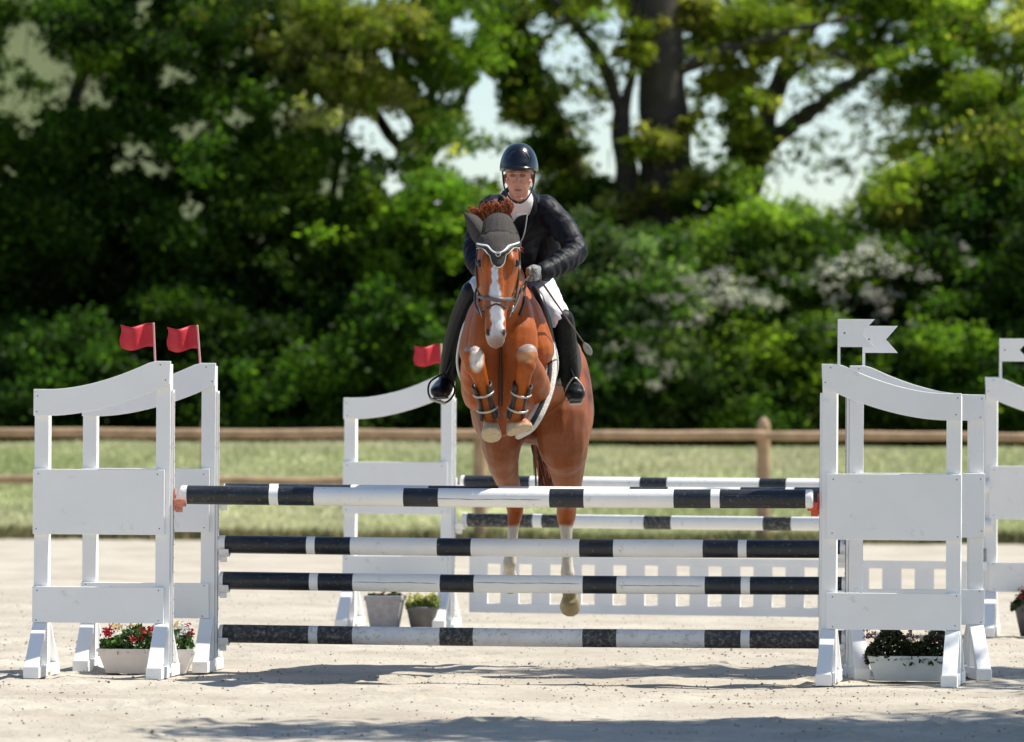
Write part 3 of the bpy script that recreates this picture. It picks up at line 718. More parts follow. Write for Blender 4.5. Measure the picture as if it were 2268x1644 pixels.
def tree(name, label, limbs, ells, cols, seed, group, cat='tree', **kw):
    base = P(limbs[0][0][0][0], 985, limbs[0][0][0][2]); base.z = 1.0
    root = thing(name, label, cat, (0, 0, 0), 0, group)
    mb = MB()
    for pts, rr in limbs: limb(mb, pts, rr)
    me = rough(mb.mesh('trunk', M_bark, True), 0.02); link('trunk', me, root)
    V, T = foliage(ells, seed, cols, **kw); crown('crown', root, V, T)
    return root
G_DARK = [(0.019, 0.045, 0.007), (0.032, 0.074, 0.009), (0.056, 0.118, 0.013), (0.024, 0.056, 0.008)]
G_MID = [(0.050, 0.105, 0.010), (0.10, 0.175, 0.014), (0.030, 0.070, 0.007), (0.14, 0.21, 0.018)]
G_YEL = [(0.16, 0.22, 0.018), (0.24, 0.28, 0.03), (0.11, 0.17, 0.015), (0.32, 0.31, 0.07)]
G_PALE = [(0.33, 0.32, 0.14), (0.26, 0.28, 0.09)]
G_HAW = [(0.06, 0.12, 0.014), (0.12, 0.20, 0.03), (0.16, 0.23, 0.06), (0.035, 0.075, 0.010)]
G_BLOS = [(0.70, 0.68, 0.62), (0.45, 0.48, 0.34), (0.60, 0.57, 0.50)]
G_GREY = [(0.10, 0.15, 0.06), (0.06, 0.11, 0.03), (0.16, 0.20, 0.10)]
GT = 'tall trees behind the fence'; GB = 'shrubs under the trees behind the fence'
# left dark tree
tree('broadleaf_tree', 'tall dark green tree at the left edge, olive hill showing through', [([(60,1000,87),(80,700,87),(120,400,87),(200,100,87),(240,-150,87)],[.30,.26,.2,.12,.06]), ([(95,520,87),(-60,300,86.5),(-250,150,86)],[.14,.09,.04]), ([(120,430,87),(300,200,86.5),(480,20,86)],[.11,.07,.03])],
     [(-160,120,84.6,260,330,1.6,220,55,.26), (180,60,84.6,260,300,1.6,330,52,.25), (420,120,84.8,230,290,1.6,310,52,.25), (60,420,84.6,330,200,1.4,480,60,.28), (320,430,84.8,260,190,1.4,420,60,.28), (560,330,84.6,150,190,1.2,170,52,.24)], G_DARK + G_MID[:3], 101, GT)
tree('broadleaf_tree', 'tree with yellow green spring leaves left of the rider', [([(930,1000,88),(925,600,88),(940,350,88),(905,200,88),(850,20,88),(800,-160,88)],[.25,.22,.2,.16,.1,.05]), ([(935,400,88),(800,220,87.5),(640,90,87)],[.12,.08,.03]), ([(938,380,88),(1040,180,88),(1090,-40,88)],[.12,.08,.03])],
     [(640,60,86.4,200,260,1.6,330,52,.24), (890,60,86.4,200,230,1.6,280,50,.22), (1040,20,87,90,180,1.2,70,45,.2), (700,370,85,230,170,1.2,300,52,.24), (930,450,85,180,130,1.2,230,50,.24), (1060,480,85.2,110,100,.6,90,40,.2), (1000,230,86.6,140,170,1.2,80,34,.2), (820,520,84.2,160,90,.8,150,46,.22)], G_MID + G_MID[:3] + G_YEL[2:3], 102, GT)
V, T = foliage([(690,60,84.9,90,90,.6,70,50,.18),(840,150,84.9,80,90,.6,110,55,.17),(760,200,84.9,70,60,.7,60,50,.17),(860,60,84.9,60,60,.6,50,45,.17),(590,20,84.9,60,40,.6,30,45,.17)], 103, G_PALE + G_YEL, leaf=(0.04,0.075))
r_ = thing('maple_branch_tree', 'slender tree with pale yellow flower tufts near the top, left of centre', 'tree', (0,0,0), 0, GT); mb = MB()
limb(mb, [(700,1000,86.3),(715,600,86.3),(760,300,85.8),(800,120,85.4),(830,-100,85.2)], [.10,.08,.06,.04,.02]); link('trunk', mb.mesh('trunk', M_bark, True), r_); crown('crown', r_, V, T)
# leaning ivy tree, big forked tree, right forked tree
tree('ivy_tree', 'leaning tree trunk wrapped in ivy, right above the rider', [([(1330,1000,89),(1300,500,89),(1270,380,89),(1225,270,89),(1150,140,89),(1075,10,89),(1020,-150,89)],[.34,.30,.27,.25,.23,.2,.14])],
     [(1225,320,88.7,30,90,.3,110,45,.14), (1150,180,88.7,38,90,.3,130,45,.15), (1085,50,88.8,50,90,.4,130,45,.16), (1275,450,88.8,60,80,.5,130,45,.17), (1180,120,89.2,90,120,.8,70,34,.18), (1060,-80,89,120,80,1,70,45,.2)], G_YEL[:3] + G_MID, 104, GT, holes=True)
tree('oak_tree', 'massive dark forked trunk standing behind the rider shoulder', [([(1500,1010,88),(1492,700,88),(1478,500,88),(1472,250,88),(1462,80,88),(1448,-200,88)],[.72,.60,.54,.48,.44,.38]), ([(1440,700,88),(1408,540,88),(1392,420,88),(1378,300,88),(1372,240,88)],[.3,.25,.21,.18,.15]), ([(1374,260,88),(1340,150,88),(1285,70,88),(1220,-10,88),(1170,-100,88)],[.13,.11,.09,.07,.05]), ([(1376,260,88),(1400,160,88),(1408,60,88),(1402,-80,88)],[.12,.1,.09,.07]), ([(1470,180,88),(1560,130,87.8),(1660,95,87.6),(1780,60,87.4),(1900,40,87.2)],[.13,.11,.09,.07,.05])],
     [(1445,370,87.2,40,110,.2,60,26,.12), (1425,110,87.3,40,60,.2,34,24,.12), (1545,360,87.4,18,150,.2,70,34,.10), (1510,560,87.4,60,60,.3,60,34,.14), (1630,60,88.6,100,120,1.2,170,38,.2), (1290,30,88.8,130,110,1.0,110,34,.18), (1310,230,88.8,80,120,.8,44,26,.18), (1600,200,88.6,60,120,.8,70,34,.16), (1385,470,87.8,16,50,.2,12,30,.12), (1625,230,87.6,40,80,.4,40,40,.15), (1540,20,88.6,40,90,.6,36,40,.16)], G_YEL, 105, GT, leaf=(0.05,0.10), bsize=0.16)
tree('oak_tree', 'forked tree with a long bare branch rising to the right', [([(1600,1000,90),(1625,600,90),(1645,440,90),(1672,350,90),(1688,300,90)],[.5,.42,.33,.28,.25]), ([(1680,330,90),(1705,240,90),(1730,170,90),(1775,90,90),(1840,0,90),(1880,-120,90)],[.24,.2,.17,.14,.11,.08]), ([(1690,335,90),(1740,285,89.8),(1800,245,89.6),(1860,200,89.5),(1930,150,89.4),(1985,95,89.3),(2080,20,89.2)],[.17,.16,.145,.13,.115,.1,.06]), ([(1730,190,90),(1800,130,89.7),(1850,118,89.6),(1920,150,89.5)],[.05,.045,.04,.03]), ([(1690,120,90),(1640,60,90),(1590,-40,90)],[.1,.08,.05])],
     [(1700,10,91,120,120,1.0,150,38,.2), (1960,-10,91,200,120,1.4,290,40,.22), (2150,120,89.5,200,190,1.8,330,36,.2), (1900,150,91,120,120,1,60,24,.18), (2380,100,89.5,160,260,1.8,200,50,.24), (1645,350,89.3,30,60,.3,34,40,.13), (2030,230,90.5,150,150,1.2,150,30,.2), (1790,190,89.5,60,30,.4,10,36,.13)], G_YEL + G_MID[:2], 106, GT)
tree('lime_tree', 'pale green tree filling the right edge above the hedge', [([(2330,1000,88),(2320,600,88),(2310,300,88),(2290,100,88)],[.22,.18,.12,.05]), ([(2285,560,88),(2140,380,88),(2040,260,88)],[.08,.05,.02])],
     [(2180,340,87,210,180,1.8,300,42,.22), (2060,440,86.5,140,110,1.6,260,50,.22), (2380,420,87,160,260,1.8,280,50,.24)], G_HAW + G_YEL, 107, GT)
tree('broadleaf_tree', 'dark tree standing beyond the left edge of the view', [([(-620,1000,87),(-610,600,87),(-600,300,87),(-590,0,87)],[.3,.26,.2,.1])], [(-620,200,86.5,330,330,1.6,420,50,.28),(-600,650,86,330,280,1.6,420,50,.28)], G_DARK + G_MID[:2], 111, GT, leaf=(.06,.1))
tree('lime_tree', 'pale green tree standing beyond the right edge of the view', [([(2880,1000,87),(2870,600,87),(2860,300,87),(2850,0,87)],[.3,.26,.2,.1])], [(2860,180,86.5,330,330,1.6,420,50,.28),(2900,650,86,330,280,1.6,420,50,.28)], G_HAW + G_YEL[:2], 112, GT, leaf=(.06,.1))
# thin outer sprays of the big trees that break up the sky openings
def sprays(parent, ells, seed, cols):
    V, T = foliage(ells, seed, cols, holes=False, leaf=(0.03, 0.065), bough=4); crown('outer_sprays', parent, V, T)
    r = np.random.default_rng(seed); mb = MB()
    for (u, v, y, ru, rv, *_r2) in ells:
        for k in range(7):
            a, q = r.uniform(-1, 1, 2); u0, v0 = u + a*ru*1.3, v + q*rv*1.3; th = r.uniform(0, 6.28); ln = r.uniform(.5, 1.1)*min(ru, rv)
            mb.loft([P(u0, v0, y), P(u0 + ln*math.cos(th)*.5 + r.normal()*5, v0 + ln*math.sin(th)*.5, y), P(u0 + ln*math.cos(th), v0 + ln*math.sin(th) + 6, y)], [.012, .009, .004], n=5, k=2)
    link('twigs', mb.mesh('twigs', M_bark, True), parent)['kind'] = 'stuff'
OAKS = [o for o in COL.objects if o.get('category') == 'tree']
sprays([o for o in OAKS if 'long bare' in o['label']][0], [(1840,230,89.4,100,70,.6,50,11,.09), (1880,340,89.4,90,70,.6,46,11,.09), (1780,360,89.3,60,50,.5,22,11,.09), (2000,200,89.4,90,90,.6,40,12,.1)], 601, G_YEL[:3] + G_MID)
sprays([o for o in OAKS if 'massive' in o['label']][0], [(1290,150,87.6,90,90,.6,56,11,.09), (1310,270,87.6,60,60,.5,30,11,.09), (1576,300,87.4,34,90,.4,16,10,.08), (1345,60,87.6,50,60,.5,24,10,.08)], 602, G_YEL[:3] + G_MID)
sprays(OAKS[0], [(60,120,84.4,80,90,.5,34,22,.12), (70,280,84.4,80,60,.5,22,20,.12), (170,220,84.4,100,40,.5,20,16,.1)], 603, G_DARK + G_MID[:1])
# shrubs
def shrub(name, label, stems, ells, cols, seed, bloss=None, **kw):
    root = thing(name, label, 'shrub', (0,0,0), 0, GB); mb = MB()
    for (u0, v0, y0, u1, v1) in stems: limb(mb, [(u0, 1003, y0), ((u0*2+u1)/3, v0*0.5+v1*0.5+60, y0), (u1, v1, y0)], [.07, .05, .02], n=8)
    link('trunk', mb.mesh('trunk', M_bark, True), root)
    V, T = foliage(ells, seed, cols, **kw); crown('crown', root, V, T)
    if bloss:
        V, T = foliage(bloss, seed + 500, G_BLOS, leaf=(0.03, 0.055), holes=False); crown('blossom', root, V, T).data.materials[0] = M_blossom
    return root
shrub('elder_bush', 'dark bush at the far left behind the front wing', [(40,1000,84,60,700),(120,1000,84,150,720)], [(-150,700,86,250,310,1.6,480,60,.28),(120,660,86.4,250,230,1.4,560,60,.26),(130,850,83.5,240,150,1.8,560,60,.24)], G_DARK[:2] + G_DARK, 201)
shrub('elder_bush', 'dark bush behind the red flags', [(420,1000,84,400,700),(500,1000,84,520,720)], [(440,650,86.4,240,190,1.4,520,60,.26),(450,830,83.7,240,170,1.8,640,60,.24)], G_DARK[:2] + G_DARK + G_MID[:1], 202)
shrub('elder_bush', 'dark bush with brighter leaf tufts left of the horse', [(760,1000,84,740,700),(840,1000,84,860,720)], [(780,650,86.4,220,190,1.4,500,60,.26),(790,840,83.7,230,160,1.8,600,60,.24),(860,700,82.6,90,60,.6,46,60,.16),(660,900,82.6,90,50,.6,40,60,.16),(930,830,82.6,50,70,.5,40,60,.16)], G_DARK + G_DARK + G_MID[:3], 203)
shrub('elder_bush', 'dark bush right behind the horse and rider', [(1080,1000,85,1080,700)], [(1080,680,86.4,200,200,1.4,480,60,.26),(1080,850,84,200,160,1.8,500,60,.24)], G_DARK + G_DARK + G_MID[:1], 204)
shrub('hawthorn_bush', 'grey green bush just right of the rider', [(1330,1000,84.5,1320,700),(1400,1000,84.5,1420,700)], [(1370,700,84.5,170,180,1.6,560,60,.22),(1380,860,83.8,190,140,1.6,480,60,.22),(1330,600,84,110,90,1,130,55,.2)], G_GREY + G_DARK[1:], 205, bloss=[(1600,660,82.6,60,34,.4,22,20,.10),(1420,650,83,90,70,.6,14,14,.12)])
shrub('hawthorn_bush', 'leafy hawthorn with white blossom behind the flags on the right', [(1700,1000,85,1680,650),(1780,1000,85,1800,650)], [(1640,610,86,150,150,1.6,380,50,.22),(1780,570,86,180,120,1.6,420,50,.22),(1700,790,85,250,200,1.8,620,55,.24),(1600,430,87.5,55,80,.7,90,55,.17)], G_HAW + G_MID, 206, bloss=[(1850,585,83.6,100,60,.6,24,12,.10),(1920,650,83.4,80,50,.5,22,12,.10),(1760,640,83.8,60,60,.5,10,14,.10),(2020,560,83.6,110,60,.5,16,12,.12)])
shrub('hawthorn_bush', 'bright green low branches behind the right end of the near poles', [(1480,1000,83.5,1470,800)], [(1480,850,83.2,130,110,1.0,210,60,.2),(1440,790,82.6,90,50,.6,60,50,.15),(1560,900,83.4,150,90,1.0,260,60,.2)], G_HAW + G_DARK, 207, bloss=[(1420,790,82.2,60,30,.4,26,18,.10)])
shrub('elder_bush', 'deep green bush at the right edge behind the white flags', [(2060,1000,85,2050,650),(2180,1000,85,2200,650)], [(2060,640,86,200,180,1.8,560,55,.24),(2080,830,84.5,260,180,1.8,700,60,.24),(2330,700,85,200,310,2,680,60,.26)], G_DARK + G_MID + G_DARK, 208)
# dark undergrowth that closes the foot of the wood
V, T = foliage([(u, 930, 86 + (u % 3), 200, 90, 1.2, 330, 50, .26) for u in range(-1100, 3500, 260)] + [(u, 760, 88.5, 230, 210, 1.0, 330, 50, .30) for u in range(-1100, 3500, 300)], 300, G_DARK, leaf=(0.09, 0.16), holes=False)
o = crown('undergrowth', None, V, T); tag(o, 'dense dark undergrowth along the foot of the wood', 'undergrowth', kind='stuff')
# tree beside the arena, right of the view: its branches shade the sand in front
shade = thing('arena_tree', 'tree beside the arena, its branches shading the sand from the right', 'tree', (8.6, 26.5, 0))
mb = MB()
for pts, rr in (([(8.6,26.5,-.1),(8.5,26.5,2),(8.2,26.5,4),(7.6,26.4,6),(7.0,26.3,8.5)],[.22,.18,.16,.12,.05]), ([(8.3,26.5,3.6),(6.6,26.0,5.0),(5.0,25.6,5.9),(3.2,25.2,6.2)],[.10,.08,.05,.02]), ([(8.1,26.5,4.4),(7.2,28.8,5.6),(6.0,31.0,6.2),(4.4,32.0,6.4)],[.10,.08,.05,.02]), ([(8.5,26.5,3.0),(8.0,24.5,5),(6.0,23,6.2)],[.09,.06,.03])):
    mb.loft([Vector(p) for p in pts], rr, n=10, k=4)
link('trunk', mb.mesh('trunk', M_bark, True), shade)
r = np.random.default_rng(909); VV = []
for (cx, cy, cz, rx, ry, rz, nc) in ((4.9,26.1,6.2,2.6,1.1,.7,420),(7.5,26.5,7.2,2.2,1.8,1.4,260),(6.0,24.2,6.2,3.0,1.3,.7,420),(6.0,32.3,6.5,2.6,.70,.35,240),(7.2,30.5,6.4,1.2,1.5,.6,40)):
    q = r.normal(size=(nc,3)); q /= np.linalg.norm(q, axis=1)[:,None]; q *= r.random((nc,1))**.5
    ctr = np.array([cx,cy,cz])[None] + q*np.array([rx,ry,rz])[None]; k = np.repeat(np.arange(nc), 40); pos = ctr[k] + r.normal(size=(len(k),3))*.17
    s_ = r.uniform(.04,.07,len(k))[:,None]; nn = r.normal(size=(len(k),3)); nn[:,2] += .8; nn /= np.linalg.norm(nn,axis=1)[:,None]
    a = np.cross(nn, r.normal(size=(len(k),3))); a /= np.linalg.norm(a,axis=1)[:,None]; b_ = np.cross(nn,a)
    VV.append(np.stack([pos-a*s_, pos+b_*s_*.55, pos+a*s_, pos-b_*s_*.55],1))
V = np.concatenate(VV).reshape(-1,3); crown('crown', shade, V, np.tile(np.array([[.07,.13,.025]]),(len(V)//4,1)))
for o in shade.children: o.data.transform(Matrix.Translation(-Vector(shade.location)))

o = clods('kicked_sand', 60, (0.0, 0.36), (30.2, 30.5), 0.004, 0.012, M_clod, 55, zf=lambda X, Y: 0.03 + 0.05*np.abs(np.sin(X*91 + Y*37))); tag(o, 'little crumbs of sand kicked up in front of the lowest pole', 'sand', kind='stuff')
# ------------------------------------------------------------ the horse
horse = thing('horse', 'chestnut horse with a white blaze jumping the striped poles towards us', 'horse', (0.05, 31.0, 0.0))
HL = Vector(horse.location)
def hlink(name, me, parent=None, off=True):
    """meshes are built in world coordinates; move them to the horse's origin"""
    me.transform(Matrix.Translation(-HL)); return link(name, me, parent if parent is not None else horse)
hb = MB()
def C(pts, ra, rb=None, side=(1,0,0), n=16, k=4, mb=None):
    (mb or hb).loft([P(*p) for p in pts], ra, rb, side=side, n=n, k=k)
def B(u, v, y, r, mb=None, rot=None):
    (mb or hb).ball(P(u, v, y), r, M=rot)
# barrel and neck
C([(1122,805,30.62),(1132,795,30.95),(1156,800,31.35),(1178,815,31.75),(1184,830,31.98)], [.195,.240,.292,.302,.25], [.250,.300,.325,.300,.24])
B(1184, 835, 31.95, (.285,.27,.27))
C([(1104,540,29.95),(1108,600,30.10),(1114,670,30.30),(1118,740,30.50),(1122,800,30.75)], [.075,.088,.118,.165,.20], [.120,.165,.22,.27,.28])
# shoulders, breast
C([(1084,650,30.50),(1066,710,30.50),(1056,780,30.50)], [.055,.085,.100], [.12,.18,.20]); C([(1146,645,30.50),(1166,700,30.50),(1184,775,30.50)], [.060,.095,.112], [.12,.18,.20])
C([(1090,660,30.36),(1085,740,30.26),(1083,820,30.26),(1092,890,30.36)], [.075,.118,.105,.07], [.08,.13,.12,.08])
C([(1140,660,30.36),(1143,740,30.26),(1140,820,30.25),(1126,890,30.34)], [.075,.118,.105,.07], [.08,.13,.12,.08])
C([(1112,780,30.32),(1110,860,30.34),(1112,925,30.55)], [.06,.06,.08], [.08,.10,.12])
B(1116, 625, 30.75, (.12,.3,.14))
# front legs: upper arm, forearm up and forward, knee, folded cannon, hoof
def foreleg(el, kn, pts, ho, toe, s):
    C([(el[0]-s*6, el[1]-70, 30.62), el, ((el[0]+kn[0])/2 - s*3, (el[1]+kn[1])/2+8, 30.26), (kn[0], kn[1]+6, 30.03)], [.082,.088,.078,.060], [.11,.11,.085,.06])
    B(kn[0], kn[1], 29.99, (.064,.062,.066)); B(kn[0]-3*s, kn[1]-10, 29.985, (.050,.045,.045))
    B(kn[0], kn[1]+20, 29.97, (.050,.050,.050))
    C([(kn[0]+(pts[0][0]-kn[0])*.35, kn[1]+18, 29.98)] + pts, [.050,.040,.036,.045], [.050,.036,.034,.045])
    C([pts[-1], ((pts[-1][0]+ho[0])/2, (pts[-1][1]+ho[1])/2, 30.11), ho], [.044,.040,.046], [.044,.040,.046])
foreleg((1059,868,30.52), (1049,792,29.99), [(1067,850,30.02),(1075,888,30.06),(1083,922,30.10)], (1086,942,30.10), None, 1)
foreleg((1189,868,30.52), (1167,790,29.98), [(1158,850,30.02),(1150,890,30.06),(1141,922,30.10)], (1145,938,30.10), None, -1)
# front hooves (soles turned down and towards us)
def hoof(c, rx, ry, rz, tilt, yaw=0):
    M = Matrix.Rotation(yaw, 3, 'Y') @ Matrix.Rotation(tilt, 3, 'X'); c = P(*c)
    n = 20; vs = []; prof = [(0.66,0.95),(0.80,0.55),(0.95,-0.35),(1.0,-0.75),(0.97,-0.86),(0.8,-0.90)]
    for q, h in prof:
        for j in range(n):
            th = 2*math.pi*j/n; vs.append(c + M @ Vector((rx*q*math.cos(th), ry*q*math.sin(th), rz*h)))
    fs = [tuple(range(n))]
    for i in range(len(prof)-1):
        for j in range(n): a = i*n+j; b_ = i*n+(j+1) % n; fs.append((a, a+n, b_+n, b_))
    fs.append(tuple((len(prof)-1)*n + j for j in range(n-1, -1, -1)))
    hb.add(vs, [tuple(reversed(f)) for f in fs])
hoof((1087,954,30.08), .058, .060, .045, -0.75); hoof((1147,944,30.09), .074, .058, .036, -0.35, -0.35)
# hindquarters and hind legs
C([(1122,830,31.85),(1108,900,31.70),(1110,955,31.60),(1112,1010,31.70),(1121,1050,31.86),(1134,1100,32.08)], [.17,.175,.135,.098,.074,.052], [.24,.25,.20,.13,.095,.065])
C([(1134,1096,32.08),(1141,1128,32.14),(1137,1165,32.12),(1133,1215,32.10),(1129,1245,32.10)], [.056,.050,.034,.031,.038], [.072,.062,.044,.038,.042])
C([(1129,1245,32.10),(1128,1262,32.16),(1130,1280,32.22)], [.041,.034,.045], [.044,.036,.048])
C([(1236,830,31.85),(1242,900,31.72),(1246,965,31.60),(1254,1020,31.70),(1257,1060,31.82),(1256,1110,32.04)], [.18,.190,.165,.112,.088,.056], [.25,.26,.21,.14,.10,.07])
C([(1256,1108,32.04),(1254,1145,32.12),(1254,1172,32.10),(1256,1230,32.10),(1257,1268,32.10)], [.058,.056,.038,.031,.040], [.074,.066,.05,.038,.044])
C([(1257,1268,32.10),(1259,1290,32.14),(1262,1312,32.16)], [.042,.035,.046], [.046,.036,.05])
B(1184, 910, 31.85, (.22,.22,.20)); B(1228, 975, 31.72, (.09,.13,.12)); B(1136, 962, 31.72, (.07,.12,.09))
hoof((1130,1294,32.26), .050, .055, .045, 0.5); hoof((1263,1336,32.18), .062, .066, .062, 1.0)
# head
C([(1104,502,29.93),(1104,540,29.84),(1103,590,29.76),(1101,640,29.71),(1098,690,29.665),(1097,730,29.64),(1098,752,29.63)], [.082,.108,.112,.088,.060,.058,.050], [.085,.112,.125,.095,.066,.062,.050])
B(1071, 603, 29.80, (.042,.10,.13)); B(1134, 603, 29.80, (.042,.10,.13))          # cheeks
C([(1078,560,29.68),(1076,580,29.655),(1077,600,29.67)], [.022,.030,.020]); C([(1129,560,29.68),(1131,580,29.655),(1130,600,29.67)], [.022,.030,.020])   # brow bones
C([(1103,560,29.665),(1101,640,29.615),(1099,700,29.60)], [.045,.036,.032], [.03,.024,.02])   # nasal bone
B(1083, 738, 29.605, (.022,.026,.034)); B(1113, 738, 29.605, (.022,.026,.034)); B(1098, 756, 29.62, (.036,.032,.030))
B(1098, 764, 29.66, (.028,.03,.022))
hm = fuse(hb, 0.0085, 5, 0.55)
V = coords(hm); Nn = normals(hm); U, W = uvpix(V)
n_ = len(V); Cc = np.tile(np.array([0.33, 0.075, 0.006]), (n_, 1))
lat = vnoise(V[:, 0]*6, V[:, 2]*6 + V[:, 1]*4, 1.0, 61)[:, None]
body_zone = np.clip((V[:, 1]-29.95)/0.1, 0, 1) * np.clip((V[:, 2]-0.85)/0.3, 0, 1)
rip = np.array([noise.noise(Vector((p[0]*9, p[1]*5, p[2]*5))) + 0.6*noise.noise(Vector((p[0]*20+7, p[1]*16, p[2]*9))) for p in V])
V = V + Nn * (rip * 0.0065 * body_zone)[:, None]; hm.vertices.foreach_set('co', V.astype(np.float32).ravel()); hm.update(); Nn = normals(hm)
Cc = Cc * (1 + 0.13*lat) * (1 + 0.25*rip[:, None])  # shade put into the coat colour: hollows darker, bulges lighter
def blend(mask, col):
    global Cc
    mask = np.clip(mask, 0, 1)[:, None]; Cc = Cc * (1 - mask) + np.array(col)[None] * mask
# head zone: everything in front of y = 29.95 and above z = 1.78
headz = (V[:, 1] < 29.98) & (V[:, 2] > 1.775)
hc = np.interp(V[:, 2], [1.80, 1.86, 1.95, 2.03, 2.10, 2.16, 2.24], [P(1098,760,29.62).x, P(1102,735,29.6).x, P(1102,705,29.6).x, P(1098,670,29.6).x, P(1096,640,29.6).x, P(1096,615,29.6).x, P(1096,590,29.6).x])
hw = np.interp(V[:, 2], [1.80, 1.84, 1.88, 1.95, 2.03, 2.10, 2.16, 2.24], [0.07, 0.062, 0.040, 0.038, 0.030, 0.030, 0.021, 0.012])
edge = 0.005*np.sin(V[:, 2]*55) + 0.003*np.sin(V[:, 2]*140)
blend(headz * (Nn[:, 1] < 0.15) * np.clip((hw + edge - np.abs(V[:, 0] - hc)) / 0.006, 0, 1), (0.66, 0.65, 0.66))
muz = headz * np.clip((1.865 - V[:, 2]) / 0.03, 0, 1)
blend(muz, (0.42, 0.33, 0.29)); blend(headz * np.clip((1.825 - V[:, 2]) / 0.02, 0, 1) * 0.5, (0.25, 0.18, 0.16))
for uu in (1081, 1116):     # nostrils
    c = P(uu, 737, 29.6); d = np.sqrt(((V[:, 0]-c.x)/0.011)**2 + ((V[:, 2]-c.z)/0.021)**2); blend(headz * np.clip((1.15 - d)*3, 0, 1), (0.03, 0.02, 0.018))
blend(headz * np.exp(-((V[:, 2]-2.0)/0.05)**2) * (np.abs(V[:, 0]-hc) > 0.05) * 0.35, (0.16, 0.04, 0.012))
# shade painted down the breast, between the forearms, round the eyes and face
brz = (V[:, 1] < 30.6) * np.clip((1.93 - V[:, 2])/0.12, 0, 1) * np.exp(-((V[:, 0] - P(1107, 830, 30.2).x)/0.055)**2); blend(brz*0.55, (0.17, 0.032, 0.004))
for uu in (1066, 1141):
    c = P(uu, 585, 29.7); d = ((V[:, 0]-c.x)/0.020)**2 + ((V[:, 2]-c.z)/0.050)**2; blend(headz * np.exp(-d) * 0.7, (0.11, 0.025, 0.005))
for uu in (1081, 1124):
    c = P(uu, 655, 29.65); d = ((V[:, 0]-c.x)/0.012)**2 + ((V[:, 2]-c.z)/0.11)**2; blend(headz * np.exp(-d) * 0.35, (0.13, 0.03, 0.006))
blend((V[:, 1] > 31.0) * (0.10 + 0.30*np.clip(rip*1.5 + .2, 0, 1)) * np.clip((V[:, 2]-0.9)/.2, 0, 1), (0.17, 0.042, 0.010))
# pale lower legs, knees, hooves, darker groin
fl = (V[:, 1] < 30.25) & (V[:, 2] < 1.78)
c = P(1056, 795, 29.95); d = np.sqrt(((V[:, 0]-c.x)/0.042)**2 + ((V[:, 2]-c.z)/0.075)**2) + 0.25*lat[:, 0]; blend(fl * (V[:, 0] < -0.08) * np.clip((1.1-d)*3, 0, 1), (0.66, 0.60, 0.54))
c = P(1166, 787, 29.95); d = np.sqrt(((V[:, 0]-c.x)/0.065)**2 + ((V[:, 2]-c.z)/0.045)**2); blend(fl * (V[:, 0] > 0) * np.clip((1.1-d)*1.5, 0, 1) * 0.75, (0.55, 0.30, 0.15))
blend((V[:, 1] < 30.2) * np.clip((1.395 - V[:, 2]) / 0.012, 0, 1), (0.47, 0.37, 0.23))
blend((V[:, 1] > 31) * np.clip((0.80 + 0.03*lat[:, 0] - V[:, 2]) / 0.02, 0, 1), (0.62, 0.55, 0.44))
blend((V[:, 1] > 31) * np.clip((0.50 - V[:, 2]) / 0.02, 0, 1) * (V[:, 0] < 0.15), (0.38, 0.29, 0.16))
blend((V[:, 1] > 31) * np.clip((0.44 - V[:, 2]) / 0.02, 0, 1) * (V[:, 0] > 0.15), (0.30, 0.235, 0.115))
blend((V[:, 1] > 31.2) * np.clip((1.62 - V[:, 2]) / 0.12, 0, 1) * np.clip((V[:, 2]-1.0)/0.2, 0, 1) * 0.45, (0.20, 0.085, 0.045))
blend(np.exp(-((V[:, 0] - P(1109, 830, 30.2).x)/0.012)**2) * (V[:, 1] < 30.45) * (V[:, 2] < 1.78) * (V[:, 2] > 1.40) * 0.6, (0.10, 0.025, 0.008))  # shade of the breast groove painted as a dark line
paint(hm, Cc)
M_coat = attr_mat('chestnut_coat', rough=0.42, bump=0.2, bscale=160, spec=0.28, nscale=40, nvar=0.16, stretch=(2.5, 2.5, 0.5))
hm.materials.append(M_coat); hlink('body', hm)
# eyes
M_eye = mat('dark_eye', (0.012, 0.008, 0.006), 0.08, 0.1)
for u in (1062, 1145):
    mb = MB(); mb.ball(P(u, 583, 29.70), (0.017, 0.022, 0.020)); hlink('eye', mb.mesh('eye', M_eye, True))
# ear bonnet: hood over the poll with two ears and a scalloped front
M_bonnet = mat('grey_brown_knit', (0.042, 0.036, 0.031), 0.85, 0.12, 60, 0.5, 160)
M_bonnet_dark = mat('black_knit', (0.018, 0.018, 0.018), 0.85, 0.2, 60)
M_trim = mat('pale_grey_trim', (0.42, 0.42, 0.38), 0.7, 0.1, 40)
M_leather = mat('dark_leather', (0.028, 0.020, 0.017), 0.42, 0.25, 20, 0.1, 80)
M_leather_w = mat('worn_leather', (0.12, 0.085, 0.075), 0.5, 0.3, 20)
M_white_strap = mat('white_piping', (0.75, 0.75, 0.73), 0.6, 0.08, 20)
def on_head(u, v, lift=0.006):
    """point on the front of the horse's face at this sight line"""
    o = Vector((0, 0, CAM_Z)); d = (P(u, v, 30) - o).normalized()
    hit, loc, nrm, idx = HEAD_BVH.ray_cast(o, d)
    return None
from mathutils.bvhtree import BVHTree
HORSE_BVH = BVHTree.FromPolygons([tuple(v) for v in V], [tuple(p.vertices) for p in hm.polygons])
def hit(u, v, lift=0.005, dflt=29.8):
    o = Vector((0, 0, CAM_Z)); d = (P(u, v, 30) - o).normalized()
    loc, nrm, idx, dist = HORSE_BVH.ray_cast(o, d)
    if loc is None: return P(u, v, dflt), Vector((0, -1, 0))
    return loc + nrm * lift, nrm
